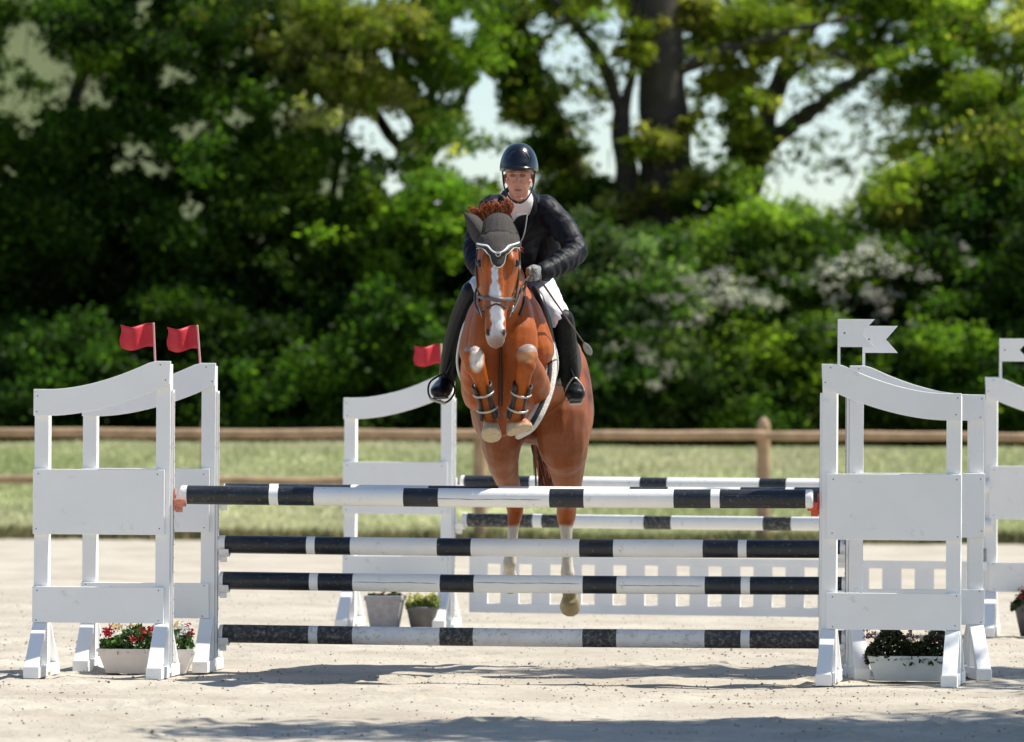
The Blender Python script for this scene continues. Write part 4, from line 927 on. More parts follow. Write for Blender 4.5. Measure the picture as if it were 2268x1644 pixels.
def strip_on(name, pts, w, m, parent, lift=0.006, thick=0.003, k=10, smooth=True):
    """strap laid over the horse along a path of sight lines; built as a solid band standing on the skin"""
    P_ = []
    for i in range(len(pts) - 1):
        for j in range(k): t = j/k; P_.append([a*(1-t)+b_*t for a, b_ in zip(pts[i], pts[i+1])])
    P_.append(list(pts[-1])); c = [];  nn = []
    for p_ in P_:
        a, b_ = hit(p_[0], p_[1], lift); c.append(a); nn.append(b_)
    # even out jumps in depth
    for _ in range(4):
        c = [c[0]] + [(c[i-1] + c[i]*2 + c[i+1]) / 4 for i in range(1, len(c)-1)] + [c[-1]]
        nn = [nn[0]] + [((nn[i-1] + nn[i]*2 + nn[i+1]) / 4).normalized() for i in range(1, len(nn)-1)] + [nn[-1]]
    mb = MB(); vs = []; fs = []
    ww = w if hasattr(w, '__len__') else [w]*len(c)
    if len(ww) != len(c): ww = list(np.interp(np.linspace(0, 1, len(c)), np.linspace(0, 1, len(ww)), ww))
    for i in range(len(c)):
        T = (c[min(i+1, len(c)-1)] - c[max(i-1, 0)]).normalized(); S = T.cross(nn[i]).normalized() * (ww[i]/2); n2 = nn[i]*thick
        vs += [c[i]-S-nn[i]*0.008, c[i]+S-nn[i]*0.008, c[i]+S*0.9+n2, c[i]-S*0.9+n2]
    for i in range(len(c)-1):
        for j in range(4): a = i*4+j; b_ = i*4+(j+1) % 4; fs.append((a, b_, b_+4, a+4))
    fs += [(3,2,1,0), tuple(len(vs)-4+q for q in range(4))]
    mb.add(vs, fs); me = mb.mesh(name, m, smooth)
    bm = bmesh.new(); bm.from_mesh(me); bmesh.ops.recalc_face_normals(bm, faces=bm.faces); bm.to_mesh(me); bm.free()
    return hlink(name, me, parent)
bonnet = bpy.data.objects.new('ear_bonnet', None); COL.objects.link(bonnet); bonnet.parent = horse
hoodb = MB()
def eggs(mb, g):
    mb.loft([P(1104,492,29.95), P(1104,512,29.90), P(1104,540,29.845)], [.062+g,.098+g,.112+g], [.070+g,.102+g,.114+g], n=20, k=4)
eggs(hoodb, 0.008)
hood = fuse(hoodb, 0.006, 3)
hood.materials.append(M_bonnet); hlink('hood', hood, bonnet)
def ear(tip, inner, outer, y, front_dark, name='ear_cover'):
    """pricked ear as a curled leaf: hollow side towards the front or the outer side"""
    t = P(*tip, y - 0.02); a = P(*inner, y); b_ = P(*outer, y); vs = []; fs = []; nx_, nz_ = 12, 12
    mid = (a + b_) / 2; half = (b_ - a) / 2
    for i in range(nz_ + 1):
        s_ = i / nz_; w = (1 - s_**2.2) * (1 + 0.28*math.sin(s_*math.pi)) * 1.0
        c = mid.lerp(t, s_)
        for j in range(nx_ + 1):
            q = -1 + 2*j/nx_
            dep = 0.055 * w * (1 - q*q) * (1 if front_dark else -1)
            vs.append(c + half*q*w + Vector((0, dep, 0)))
    for i in range(nz_):
        for j in range(nx_): k_ = i*(nx_+1)+j; fs.append((k_, k_+1, k_+nx_+2, k_+nx_+1))
    me = MB().add(vs, fs).mesh(name, M_bonnet_dark if front_dark else M_bonnet, True)
    e = hlink(name, me, bonnet); sd = e.modifiers.new('t', 'SOLIDIFY'); sd.thickness = 0.006; sd.offset = 0
    rim = MB()
    rim.loft([v_ + Vector((0,-0.003,0)) for v_ in vs[::nx_+1]][:-1] + [t], [.0032]*nz_ + [.0015], n=6)
    rim.loft([v_ + Vector((0,-0.003,0)) for v_ in vs[nx_::nx_+1]][:-1] + [t], [.0032]*nz_ + [.0015], n=6)
    hlink('ear_trim', rim.mesh('ear_trim', M_trim if front_dark else M_bonnet_dark, True), e)
    return e
ear((1028,471), (1076,507), (1060,545), 29.86, False)
ear((1168,474), (1131,505), (1146,543), 29.86, True)
# scalloped front of the bonnet hanging over the forehead
vs = []; fs = []; nx_, nz_ = 24, 8
for i in range(nx_ + 1):
    q = i/nx_; u = 1061 + 84*q; e = abs(q-0.5)*2
    low = 595 - 30*min(1, e/0.45)**2 if e < 0.45 else (565 - 17*((e-0.45)/0.55) + 4*math.sin((e-0.45)*14))
    for j in range(nz_ + 1):
        v = 515 + (low - 515)*j/nz_
        p_, nr = hit(u, v, 0.003 if j < 2 else 0.012); vs.append(p_)
for i in range(nx_):
    for j in range(nz_): k_ = i*(nz_+1)+j; fs.append((k_, k_+1, k_+nz_+2, k_+nz_+1))
e = hlink('forehead_flap', MB().add(vs, fs).mesh('forehead_flap', M_bonnet, True), bonnet)
sd = e.modifiers.new('t', 'SOLIDIFY'); sd.thickness = 0.004; sd.offset = 0
rim = MB(); rim.loft([vs[i*(nz_+1)+nz_] + Vector((0,-0.003,0)) for i in range(nx_+1)], .0036, n=6)
hlink('flap_trim', rim.mesh('flap_trim', M_trim, True), e)
# bridle
bridle = bpy.data.objects.new('bridle', None); COL.objects.link(bridle); bridle.parent = horse
strip_on('browband', [(1056,543),(1078,553),(1103,569),(1127,553),(1148,541)], .016, M_leather, bridle, 0.014, 0.004)
strip_on('browband_piping', [(1056,539),(1078,549),(1103,565),(1127,549),(1148,537)], .009, M_white_strap, bridle, 0.018, 0.005)
mb = MB(); c0, _ = hit(1103, 566, 0.022); 
for k_ in range(10): 
    a = 2*math.pi*k_/10; mb.ball(c0 + Vector((math.cos(a)*.011, -0.002, math.sin(a)*.011)), .0042, n=8, h=6)
hlink('badge', mb.mesh('badge', M_trim, True), bridle)
strip_on('noseband', [(1059,657),(1075,660),(1098,664),(1120,664),(1139,660)], [.020,.020,.026,.024,.022], M_leather_w, bridle, 0.008, 0.006)
strip_on('noseband', [(1064,690),(1080,682),(1098,673),(1116,680),(1132,688)], .009, M_leather, bridle, 0.004, 0.002)
strip_on('cheek_strap', [(1058,548),(1056,590),(1059,630),(1062,668)], .014, M_leather, bridle, 0.006, 0.003)
strip_on('cheek_strap', [(1148,546),(1150,590),(1145,630),(1138,668)], .014, M_leather, bridle, 0.006, 0.003)
for u, s in ((1064, -1), (1133, 1)):      # bit rings
    mb = MB(); c = P(u, 690, 29.67); R = 0.030
    mb.loft([c + Vector((math.sin(a)*0.010*s, math.cos(a)*R*0.7, math.sin(a)*R)) for a in np.linspace(0, 2*math.pi, 19)], .0042, n=6, cap=False)
    hlink('bit_ring', mb.mesh('bit_ring', M_metal, True), bridle)
HAND = P(1181, 607, 30.17)
mb = MB(); mb.loft([P(1134,693,29.68), P(1147,668,29.80), P(1155,636,29.95), P(1168,618,30.08), HAND], .0065, .010, n=8, k=5); hlink('rein', mb.mesh('rein', M_leather, True), bridle)
mb = MB(); mb.loft([P(1062,693,29.68), P(1052,672,29.80), P(1056,640,30.0), P(1078,612,30.12)], .0065, .010, n=8, k=5); hlink('rein', mb.mesh('rein', M_leather, True), bridle)
# martingale strap along the neck, pale on its upper side
strip_on('martingale', [(1150,700),(1160,672),(1161,640),(1166,622)], .014, M_leather, bridle, 0.006, 0.003)
strip_on('breast_strip', [(1109,898),(1109,860),(1109,810),(1108,770)], .013, M_leather, bridle, 0.006, 0.003)  # thin dark strip laid down the middle of the breast
# mane flying above the poll, tail between the hind legs
M_hair = attr_mat('copper_hair', rough=0.45, spec=0.5, trans=0.2, nscale=30, nvar=0.25)
def hair(name, strands, seed, cols, parent, w=0.004):
    r = np.random.default_rng(seed); mb = MB(); cc = []
    for root_, tip_, n, spread, bow in strands:
        for q in range(n):
            a = Vector(root_) + Vector(r.normal(0, spread[0], 3)); b_ = Vector(tip_) + Vector(r.normal(0, spread[1], 3))
            m_ = (a + b_)/2 + Vector(bow)*r.uniform(0.5, 1.4) + Vector(r.normal(0, spread[0]*0.5, 3))
            mb.loft([a, m_, b_], [w, w*0.9, w*0.2], [w*0.5, w*0.4, w*0.1], n=4, k=4, cap=False)
            cc += [cols[r.integers(0, len(cols))]] * (len(mb.v) - len(cc))
    me = mb.mesh(name, M_hair, True); paint(me, np.array(cc)); return hlink(name, me, parent)
HC = [(0.42, 0.10, 0.02), (0.30, 0.06, 0.012), (0.55, 0.17, 0.05), (0.22, 0.045, 0.012)]
hair('forelock', [(P(1070+q*5,492,29.92), P(1056+q*6.5 + (q%3)*6, 466-q*2.6+(q%2)*9,29.90), 85, (.014,.013), (-.035+.008*q,0,.022)) for q in range(9)], 5, HC, horse, 0.0026)
0 and hair('forelock', [(P(1085,494,29.93), P(1108,444,29.95), 60, (.022,.018), (-.03,0,.02)), (P(1080,496,29.93), P(1060,460,29.9), 70, (.022,.02), (0,0,.03)), (P(1070,494,29.9), P(1052,483,29.88), 50, (.02,.018), (0,0,.03)), (P(1095,494,29.93), P(1090,455,29.95), 60, (.02,.02), (0,0,.02)), (P(1098,492,29.95), P(1116,465,29.97), 30, (.015,.015), (0,0,.02))], 5, HC, horse)
hair('mane', [(P(1118,560+k*20,30.15+k*0.08), P(1140,560+k*20,30.20+k*0.08), 22, (.03,.03), (0,0,.05)) for k in range(3)], 6, HC, horse)
hair('tail', [(P(1202,880,32.2), P(1213,1078,32.1), 130, (.026,.030), (-0.02,0,0)), (P(1202,900,32.2), P(1206,1060,32.15), 60, (.022,.026), (0,0,0))], 7, [(0.16,0.05,0.015),(0.26,0.08,0.02),(0.10,0.03,0.012)], horse, 0.007)
# tendon boots on the front legs
M_boot = mat('black_tendon_boot', (0.022, 0.022, 0.024), 0.5, 0.2, 30)
M_buckle = mat('pale_buckle', (0.45, 0.44, 0.38), 0.35, 0.15, 30, metal=0.3)
def shell(c0, c1, y0, y1, r, s):
    a, b_ = P(*c0, y0), P(*c1, y1); T = (b_ - a).normalized(); X = (Vector((1,0,0)) - T*T.x).normalized(); Y = T.cross(X)
    if Y.y < 0: Y = -Y
    vs = []; fs = []; n = 16; m = 8
    for i in range(m+1):
        c = a.lerp(b_, i/m); rr = r*(1 + 0.15*math.cos(i/m*2*math.pi))
        for j in range(n+1):
            th = math.radians(-50 + 280*j/n); vs.append(c + X*math.cos(th)*rr + Y*math.sin(th)*rr*1.05)
    for i in range(m):
        for j in range(n): k_ = i*(n+1)+j; fs.append((k_, k_+1, k_+n+2, k_+n+1))
    o = hlink('tendon_boot', MB().add(vs, fs).mesh('tendon_boot', M_boot, True)); sd = o.modifiers.new('t', 'SOLIDIFY'); sd.thickness = 0.008; sd.offset = 1
    for t in (0.25, 0.72):
        c = a.lerp(b_, t); mb = MB()
        mb.loft([c + X*math.cos(th)*(r+.008) + Y*math.sin(th)*(r+.010) for th in np.linspace(math.radians(190), math.radians(350), 9)], .007, .0035, side=tuple(T), n=6)
        hlink('boot_strap', mb.mesh('boot_strap', M_buckle, True), o)
shell((1067,852), (1083,924), 30.02, 30.10, .049, 1); shell((1158,852), (1142,924), 30.02, 30.10, .049, -1)
# ------------------------------------------------------------ saddle, pad, girth, stirrups
sad = thing('saddle', 'black jumping saddle with grey edged pad and pale lined girth', 'saddle', (HL.x, HL.y, HL.z))
def slink(name, me, parent=None): me.transform(Matrix.Translation(-HL)); return link(name, me, parent if parent is not None else sad)
M_pad = mat('black_saddle_cloth', (0.015, 0.016, 0.019), 0.8, 0.2, 30, 0.2, 90)
M_saddle = mat('black_saddle_leather', (0.014, 0.013, 0.013), 0.35, 0.2, 30)
def hit_side(x_sign, z, y, lift=0.012):
    o = Vector((x_sign*2.0, y, z)); loc, nrm, idx, dist = HORSE_BVH.ray_cast(o, Vector((-x_sign, 0, 0)))
    if loc is None: return Vector((0.1 + x_sign*0.05, y, z))
    return loc + Vector((x_sign*lift, 0, 0))
def flap(name, sgn, y0, y1, z0, z1, m, lift, curve=0.0, trim=None):
    vs = []; fs = []; nz_, ny_ = 14, 12
    for i in range(nz_+1):
        z = z1 + (z0 - z1)*i/nz_; yy0 = y0 + curve*math.sin(i/nz_*math.pi)
        for j in range(ny_+1):
            y = yy0 + (y1 - yy0)*j/ny_
            vs.append(hit_side(sgn, z, y, lift))
    W_ = np.array([list(q) for q in vs]).reshape(nz_+1, ny_+1, 3)
    for _ in range(3): W_[1:-1] = (W_[:-2] + 2*W_[1:-1] + W_[2:])/4; W_[:, 1:-1] = (W_[:, :-2] + 2*W_[:, 1:-1] + W_[:, 2:])/4
    vs = [tuple(q) for q in W_.reshape(-1, 3)]
    for i in range(nz_):
        for j in range(ny_): k_ = i*(ny_+1)+j; fs.append((k_, k_+1, k_+ny_+2, k_+ny_+1))
    o = slink(name, MB().add(vs, fs).mesh(name, m, True)); sd = o.modifiers.new('t', 'SOLIDIFY'); sd.thickness = 0.014; sd.offset = 0
    if trim:
        mb = MB(); mb.loft([Vector(q) + Vector((0.004*sgn, -0.006, 0)) for q in W_[:, 0]] + [Vector(q) for q in W_[-1, 1:]], 0.0075, n=8)
        slink('edge_binding', mb.mesh('edge_binding', trim, True), o)
    return o
for s in (-1, 1):
    flap('saddle_pad', s, 30.66, 31.42, 1.62, 2.10, M_pad, 0.022, -0.05, M_white_strap)
    flap('saddle_flap', s, 30.80, 31.25, 1.60, 2.08, M_saddle, 0.040, -0.06, None)
mb = MB(); mb.loft([P(1135,655,30.78), P(1140,662,30.95), P(1148,664,31.15), P(1156,652,31.35)], [.10,.11,.13,.12], [.05,.035,.035,.06], n=18, k=5); slink('seat', mb.mesh('seat', M_saddle, True))
for pts, sgn in (([(1184,640,30.66),(1196,665,30.60),(1208,700,30.58),(1217,745,30.60),(1226,790,30.66)], 1), ([(1068,650,30.66),(1050,680,30.62),(1038,720,30.60),(1030,765,30.62)], -1)):
    mb = MB(); mb.loft([P(*q) for q in pts], [.018]+[.026]*(len(pts)-2)+[.020], [.02]+[.035]*(len(pts)-2)+[.02], n=12, k=4); slink('knee_roll', mb.mesh('knee_roll', M_saddle, True))
# girth with pale sheepskin edge passing under the chest on the right of the picture
M_fleece = mat('pale_fleece', (0.70, 0.66, 0.60), 0.9, 0.1, 40, 0.6, 120)
gpts = [(1212,745,30.62),(1219,790,30.52),(1217,840,30.44),(1205,885,30.38),(1186,925,30.34),(1166,955,30.36),(1148,968,30.50)]
mb = MB(); mb.loft([P(*q) for q in gpts], [.028,.034,.036,.036,.036,.030,.018], [.014]*7, side=(1,0,0), n=12, k=5); gobj = slink('girth', mb.mesh('girth', M_fleece, True))
mb = MB(); mb.loft([P(q[0]-1, q[1], q[2]-0.016) for q in gpts], [.010,.012,.012,.012,.013,.016,.010], [.004]*7, side=(1,0,0), n=10, k=5); slink('girth_strap', mb.mesh('girth_strap', M_pad, True), gobj)
# ------------------------------------------------------------ the rider
rider = thing('person', 'rider in black jacket, white breeches and dark helmet leaning over the jumping horse', 'person', (0.05, 31.0, 1.9))
RL = Vector(rider.location)
def rlink(name, me, parent=None): me.transform(Matrix.Translation(-RL)); return link(name, me, parent if parent is not None else rider)
def Lf(mb, pts, ra, rb=None, g=0.0, side=(1,0,0), n=16, k=4, cap=True):
    rb = rb or ra; mb.loft([P(*p) for p in pts], [r+g for r in ra], [r+g for r in rb], side=side, n=n, k=k, cap=cap)
TORSO = [(1163,640,31.15),(1160,600,31.08),(1154,550,30.93),(1150,505,30.80),(1150,470,30.72),(1150,448,30.68)]
TR = ([.155,.145,.150,.170,.165,.095], [.125,.11,.115,.125,.105,.085])
ARM_R = [(1208,468,30.70),(1238,495,30.64),(1260,525,30.56),(1276,556,30.48)]; ARM_R2 = [(1277,558,30.48),(1252,577,30.38),(1222,594,30.27),(1200,603,30.20)]
ARM_L = [(1090,470,30.70),(1070,500,30.64),(1056,530,30.56),(1050,556,30.48)]; ARM_L2 = [(1050,558,30.48),(1058,580,30.38),(1068,596,30.27),(1076,604,30.20)]
AR, AR2 = [.066,.058,.052,.047], [.047,.044,.037,.028]
LEG_R = [(1190,640,31.08),(1206,665,30.88),(1222,685,30.74),(1238,706,30.66)]; LEG_R2 = [(1240,708,30.66),(1248,745,30.76),(1256,795,30.88),(1264,848,30.96)]
LEG_L = [(1128,640,31.08),(1096,634,30.88),(1072,634,30.74),(1055,645,30.66)]; LEG_L2 = [(1053,648,30.66),(1026,705,30.78),(1004,775,30.88),(992,832,30.96)]
LR, LR2 = [.100,.088,.075,.062], [.060,.062,.050,.040]
def hand(mb, wrist, palm, side, g=0.0, name=None):
    """closed fist around a rein: palm, four bent fingers of different length, thumb on top"""
    w = P(*wrist); c = P(*palm); d = (c - w).normalized(); up = Vector((0, 0, 1)); up = (up - d*up.dot(d)).normalized(); out = d.cross(up) * side
    mb.loft([w, w.lerp(c, 0.6), c + d*0.018], [.026+g, .036+g, .036+g], [.022+g, .022+g, .020+g], side=tuple(up), n=12, k=3)
    for i, (off, ln) in enumerate(((.028, .036), (.010, .041), (-.008, .038), (-.026, .031))):
        k0 = c + d*0.026 + up*off + out*(-0.006)
        k1 = k0 + d*ln*0.62 + out*0.012; k2 = k1 + out*ln*0.62 - d*ln*0.18; k3 = k2 - d*ln*0.55 + out*0.002
        mb.loft([k0 - d*0.015, k0, k1, k2, k3], [.0100+g, .0102+g, .0096+g, .0088+g, .0078+g], n=8, k=2)
    t0 = c - d*0.012 + up*0.026; mb.loft([t0, t0 + d*0.024 + up*0.012 + out*0.010, t0 + d*0.052 + up*0.004 + out*0.022], [.0125+g, .0112+g, .0095+g], n=8, k=3)
H_R = ((1204,602,30.21), (1189,606,30.16)); H_L = ((1074,603,30.21), (1084,608,30.16))
def boot_foot(mb, ankle, heel, toe, g=0.0):
    a, h, t = P(*ankle), P(*heel), P(*toe)
    mb.loft([a, (a+h)/2], [.042+g, .044+g], [.046+g, .05+g], n=14, k=2)
    mb.loft([h, h.lerp(t, .35) + Vector((0,0,.012)), h.lerp(t, .7), t], [.038+g, .044+g, .054+g, .042+g], [.036+g, .050+g, .044+g, .030+g], side=(1,0,0), n=16, k=4)
F_R = ((1265,850,30.96), (1268,873,31.02), (1276,872,30.80)); F_L = ((990,836,30.96), (987,860,31.02), (972,868,30.76))
body = MB()
Lf(body, TORSO, *TR); Lf(body, [(1150,455,30.66),(1149,428,30.56)], [.062,.056])
Lf(body, [(1095,466,30.72),(1150,454,30.72),(1203,466,30.72)], [.045,.06,.045], [.045,.06,.045], side=(0,0,1))
for a in (ARM_R, ARM_L): Lf(body, a, AR)
for a in (ARM_R2, ARM_L2): Lf(body, a, AR2)
hand(body, *H_R, 1); hand(body, *H_L, -1)
for a in (LEG_R, LEG_L): Lf(body, a, LR)
for a in (LEG_R2, LEG_L2): Lf(body, a, LR2)
boot_foot(body, *F_R, -0.006); boot_foot(body, *F_L, -0.006)
# head: skull, jaw, cheekbones, nose, lips, chin, ears
HY = 30.40
def hp(u, v, dy=0.0): return P(u, v, HY + dy)
body.ball(hp(1149,372,.02), (.076,.098,.098)); 
body.loft([hp(1149,395,-.02), hp(1149,418,-.03), hp(1149,437,-.035)], [.069,.058,.036], [.075,.062,.034], n=16, k=4)
body.ball(hp(1149,440,-.062), (.020,.018,.015)); body.ball(hp(1126,402,-.052), (.018,.018,.016)); body.ball(hp(1170,402,-.052), (.018,.018,.016))
body.loft([hp(1127,384,-.075), hp(1147,382,-.089), hp(1169,384,-.075)], [.012,.014,.012], n=10, k=3, side=(0,0,1))
body.loft([hp(1146,386,-.088), hp(1145,398,-.103), hp(1143,407,-.113)], [.009,.0115,.014], [.010,.013,.013], n=10, k=3); 
body.ball(hp(1137.5,408,-.093), (.008,.009,.007)); body.ball(hp(1150,408,-.093), (.008,.009,.007))
body.loft([hp(1138,420,-.080), hp(1147,418.5,-.090), hp(1156,420,-.080)], [.005,.0065,.005], n=8, k=3, side=(0,0,1))
body.loft([hp(1139,424.5,-.078), hp(1147,425.5,-.087), hp(1156,424,-.078)], [.005,.0072,.005], n=8, k=3, side=(0,0,1))
body.ball(hp(1116.5,398,.02), (.010,.020,.030)); body.ball(hp(1181.5,398,.02), (.010,.020,.030))
bm_ = fuse(body, 0.0048, 2, 0.5)
V = coords(bm_); U, W = uvpix(V); Nn = normals(bm_); Cc = np.tile(np.array([0.56, 0.27, 0.185]), (len(V), 1)); lat = vnoise(V[:, 0]*40, V[:, 2]*40, 1.0, 9)[:, None]
Cc *= (1 + 0.08*lat)
def spot(u, v, ru, rv, col, k=1.0):
    c = hp(u, v, -.08); d = ((V[:, 0]-c.x)/px(ru, HY))**2 + ((V[:, 2]-c.z)/px(rv, HY))**2
    blend(np.clip((1.25-d)*2, 0, 1) * (V[:, 1] < HY + 0.0) * k, col)
spot(1130, 402, 12, 9, (0.60, 0.22, 0.15), .5); spot(1166, 402, 11, 9, (0.60, 0.24, 0.17), .5); spot(1144, 406, 6, 5, (0.60, 0.20, 0.14), .6)
spot(1147, 422, 9.5, 3.0, (0.36, 0.10, 0.08), .9); spot(1147, 421.6, 8, .8, (0.08, 0.02, 0.02), .8)
for u in (1136, 1157): spot(u, 389, 7, 4.0, (0.14, 0.045, 0.03), .85); spot(u, 382.5, 8, 1.6, (0.12, 0.05, 0.03), .8)  # shade of the eye hollows painted on the skin, then the brows
spot(1149, 438, 17, 9, (0.42, 0.20, 0.13), .35)
paint(bm_, Cc); M_skin = attr_mat('skin', rough=0.5, spec=0.4, nscale=50, nvar=0.06); M_skin.node_tree.nodes['Principled BSDF'].inputs['Subsurface Weight'].default_value = 0.08; M_skin.node_tree.nodes['Principled BSDF'].inputs['Subsurface Scale'].default_value = 0.01
bm_.materials.append(M_skin); rlink('body', bm_)
M_eyew = attr_mat('eyeball', rough=0.15, nvar=0.02)
for u in (1136.5, 1157):
    mb = MB(); mb.ball(hp(u, 388.5, -.072), .0115, n=16, h=12); me = mb.mesh('eye', M_eyew, True); vv = coords(me); c = hp(u, 388.5, -.072)
    d = np.sqrt((vv[:, 0]-c.x+.001)**2 + (vv[:, 2]-c.z+.001)**2); cc = np.where(((d < .006) & (vv[:, 1] < c.y))[:, None], np.array([[0.03, 0.03, 0.03]]), np.array([[0.55, 0.52, 0.50]])); paint(me, cc); rlink('eye', me)
# jacket
M_jacket = mat('black_jacket_cloth', (0.0045, 0.0055, 0.010), 0.55, 0.25, 10, 0.12, 60, spec=0.20)
jk = MB(); g = 0.016
Lf(jk, [(1165,655,31.17)] + TORSO, [.165]+TR[0], [.13]+TR[1], g)
Lf(jk, [(1090,462,30.72),(1150,456,30.74),(1208,462,30.72)], [.06,.055,.06], [.06,.055,.06], g, side=(0,0,1))
Lf(jk, ARM_R, AR, None, g); Lf(jk, ARM_L, AR, None, g); Lf(jk, ARM_R2, [.050,.048,.040,.034], None, g-.004); Lf(jk, ARM_L2, [.050,.048,.040,.034], None, g-.004)
jk.ball(P(1276,558,30.48), .060); jk.ball(P(1050,558,30.48), .060); Lf(jk, [(1192,480,30.74),(1211,530,30.78),(1212,570,30.86),(1196,612,30.95)], [.06,.068,.066,.06]); Lf(jk, [(1110,480,30.74),(1098,530,30.78),(1098,575,30.86)], [.06,.06,.06])
for t, a in ((0.2, 1), (0.42, 1), (0.62, 1), (0.8, 1)):      # sleeve creases
    for A in (ARM_R2, ARM_L2):
        p0, p1 = P(*A[0]), P(*A[-1]); c = p0.lerp(p1, t); d = (p1-p0).normalized(); R = .060 - .02*t
        X = d.cross(Vector((0,1,0))).normalized(); Y = d.cross(X)
        jk.loft([c + (X*math.cos(q)+Y*math.sin(q))*R + d*0.012*math.sin(q*2+t*9) for q in np.linspace(0, 2*math.pi, 15)], .0075, n=6, cap=False)
Lf(jk, [(1165,655,31.15),(1200,668,31.2),(1212,690,31.3)], [.14,.10,.05], [.10,.06,.03])
jm = fuse(jk, 0.0062, 3, 0.5)
V = coords(jm); Nn = normals(jm)
fo = np.array([abs(noise.noise(Vector((p[0]*10 + p[2]*8, p[1]*7, p[2]*12 - p[0]*9)))) + 0.08*abs(noise.noise(Vector((p[0]*26, p[1]*14, p[2]*28)))) for p in V])
for A in (ARM_R2, ARM_L2, ARM_R, ARM_L):
    p0, p1 = np.array(P(*A[0])), np.array(P(*A[-1])); ax = p1 - p0; t = ((V - p0) @ ax) / (ax @ ax); dd = np.linalg.norm(V - (p0 + t[:, None]*ax), axis=1)
    ph = np.array([noise.noise(Vector(p)*7.0) for p in V]); w = np.clip((.10 - dd)/.03, 0, 1) * np.clip(t*6, 0, 1) * np.clip((1.02-t)*6, 0, 1)
    V = V + Nn * (0.0045 * np.sin(t*(34 if A in (ARM_R2, ARM_L2) else 20) + ph*6) * w * (0.4 + np.abs(ph)*1.6))[:, None]
V = V + Nn*(0.005 - fo*0.012)[:, None]; jm.vertices.foreach_set('co', V.astype(np.float32).ravel()); jm.update()
bm = bmesh.new(); bm.from_mesh(jm); dele = []
for f in bm.faces:
    c = f.calc_center_median(); 
    u, v = (lambda a: (a[0][0], a[1][0]))(uvpix(np.array([[c.x, c.y, c.z]])))
    if c.y < 30.80 and 425 < v < 520:
        t = (v - 425) / 95; half = 27*(1-t**1.4) + 1.0
        if abs(u - (1150 + 4*t)) < half: dele.append(f)
bmesh.ops.delete(bm, geom=dele, context='FACES'); bm.to_mesh(jm); bm.free()
jm.materials.append(M_jacket); jo = rlink('jacket', jm); sd = jo.modifiers.new('t', 'SOLIDIFY'); sd.thickness = 0.005; sd.offset = -1
for s in (-1, 1):       # lapels
    a = [(1150 + s*28, 432), (1151 + s*25, 462), (1152 + s*15, 495), (1154 + s*2, 521)]; b_ = [(1150 + s*36, 440), (1151 + s*40, 470), (1151 + s*34, 484), (1155 + s*6, 526)]
    vs = []; 
    JB = BVHTree.FromPolygons([tuple(v_.co + RL) for v_ in jm.vertices], [tuple(p_.vertices) for p_ in jm.polygons]) if s == -1 else JB
    def jhit(u, v, lift):
        o = Vector((0, 0, CAM_Z)); d = (P(u, v, 30) - o).normalized(); loc, nr, i_, ds = JB.ray_cast(o, d)
        return (loc if loc is not None and loc.y < 30.9 else P(u, v, 30.60)) - d*lift
    n = 12; fs = []
    for i in range(n+1):
        t = i/n*3; k_ = min(2, int(t)); q = t - k_
        p0 = [a[k_][j]*(1-q)+a[k_+1][j]*q for j in (0, 1)]; p1 = [b_[k_][j]*(1-q)+b_[k_+1][j]*q for j in (0, 1)]
        vs += [jhit(p0[0]+s*1.5, p0[1], .010), jhit((p0[0]+p1[0])/2, (p0[1]+p1[1])/2, .012), jhit(p1[0], p1[1], .007)]
    for i in range(n): fs += [(i*3, i*3+1, i*3+4, i*3+3), (i*3+1, i*3+2, i*3+5, i*3+4)]
    e = rlink('lapel', MB().add(vs, fs).mesh('lapel', M_jacket, True), jo); sd = e.modifiers.new('t', 'SOLIDIFY'); sd.thickness = 0.004; sd.offset = 0
# shirt with stock collar
M_shirt = mat('white_shirt', (0.74, 0.71, 0.72), 0.7, 0.05, 12, 0.4, 30)
sh = MB(); Lf(sh, TORSO[3:], TR[0][3:], TR[1][3:], -.001); Lf(sh, [(1150,475,30.70),(1151,456,30.645),(1151,443,30.60)], [.078,.074,.070], [.085,.078,.070], .006)
sm_ = fuse(sh, 0.007, 2); sm_.materials.append(M_shirt); so = rlink('shirt', sm_)
mb = MB(); mb.loft([P(1150,449,30.58), P(1151,475,30.575), P(1153,512,30.60)], [.014,.018,.016], [.006,.006,.006], n=10, k=4); rlink('shirt_placket', mb.mesh('shirt_placket', M_shirt, True), so)
# breeches
M_breech = mat('white_breeches', (0.76, 0.76, 0.80), 0.65, 0.04, 10, 0.35, 18)
br = MB(); Lf(br, [(1163,620,31.12),(1162,660,31.12)], [.150,.150], [.12,.12], .010)
for a in (LEG_R, LEG_L): Lf(br, a, LR, None, .008)
for a in (LEG_R2, LEG_L2): Lf(br, a[:2], LR2[:2], None, .006)
m_ = fuse(br, 0.007, 3); m_.materials.append(M_breech); V = coords(m_); Nn = normals(m_); fo = np.array([noise.noise(Vector((p[0]*16, p[1]*10, p[2]*30 + p[0]*20))) for p in V]); V = V + Nn*(fo*0.006)[:, None]; m_.vertices.foreach_set('co', V.astype(np.float32).ravel()); m_.update(); rlink('breeches', m_)
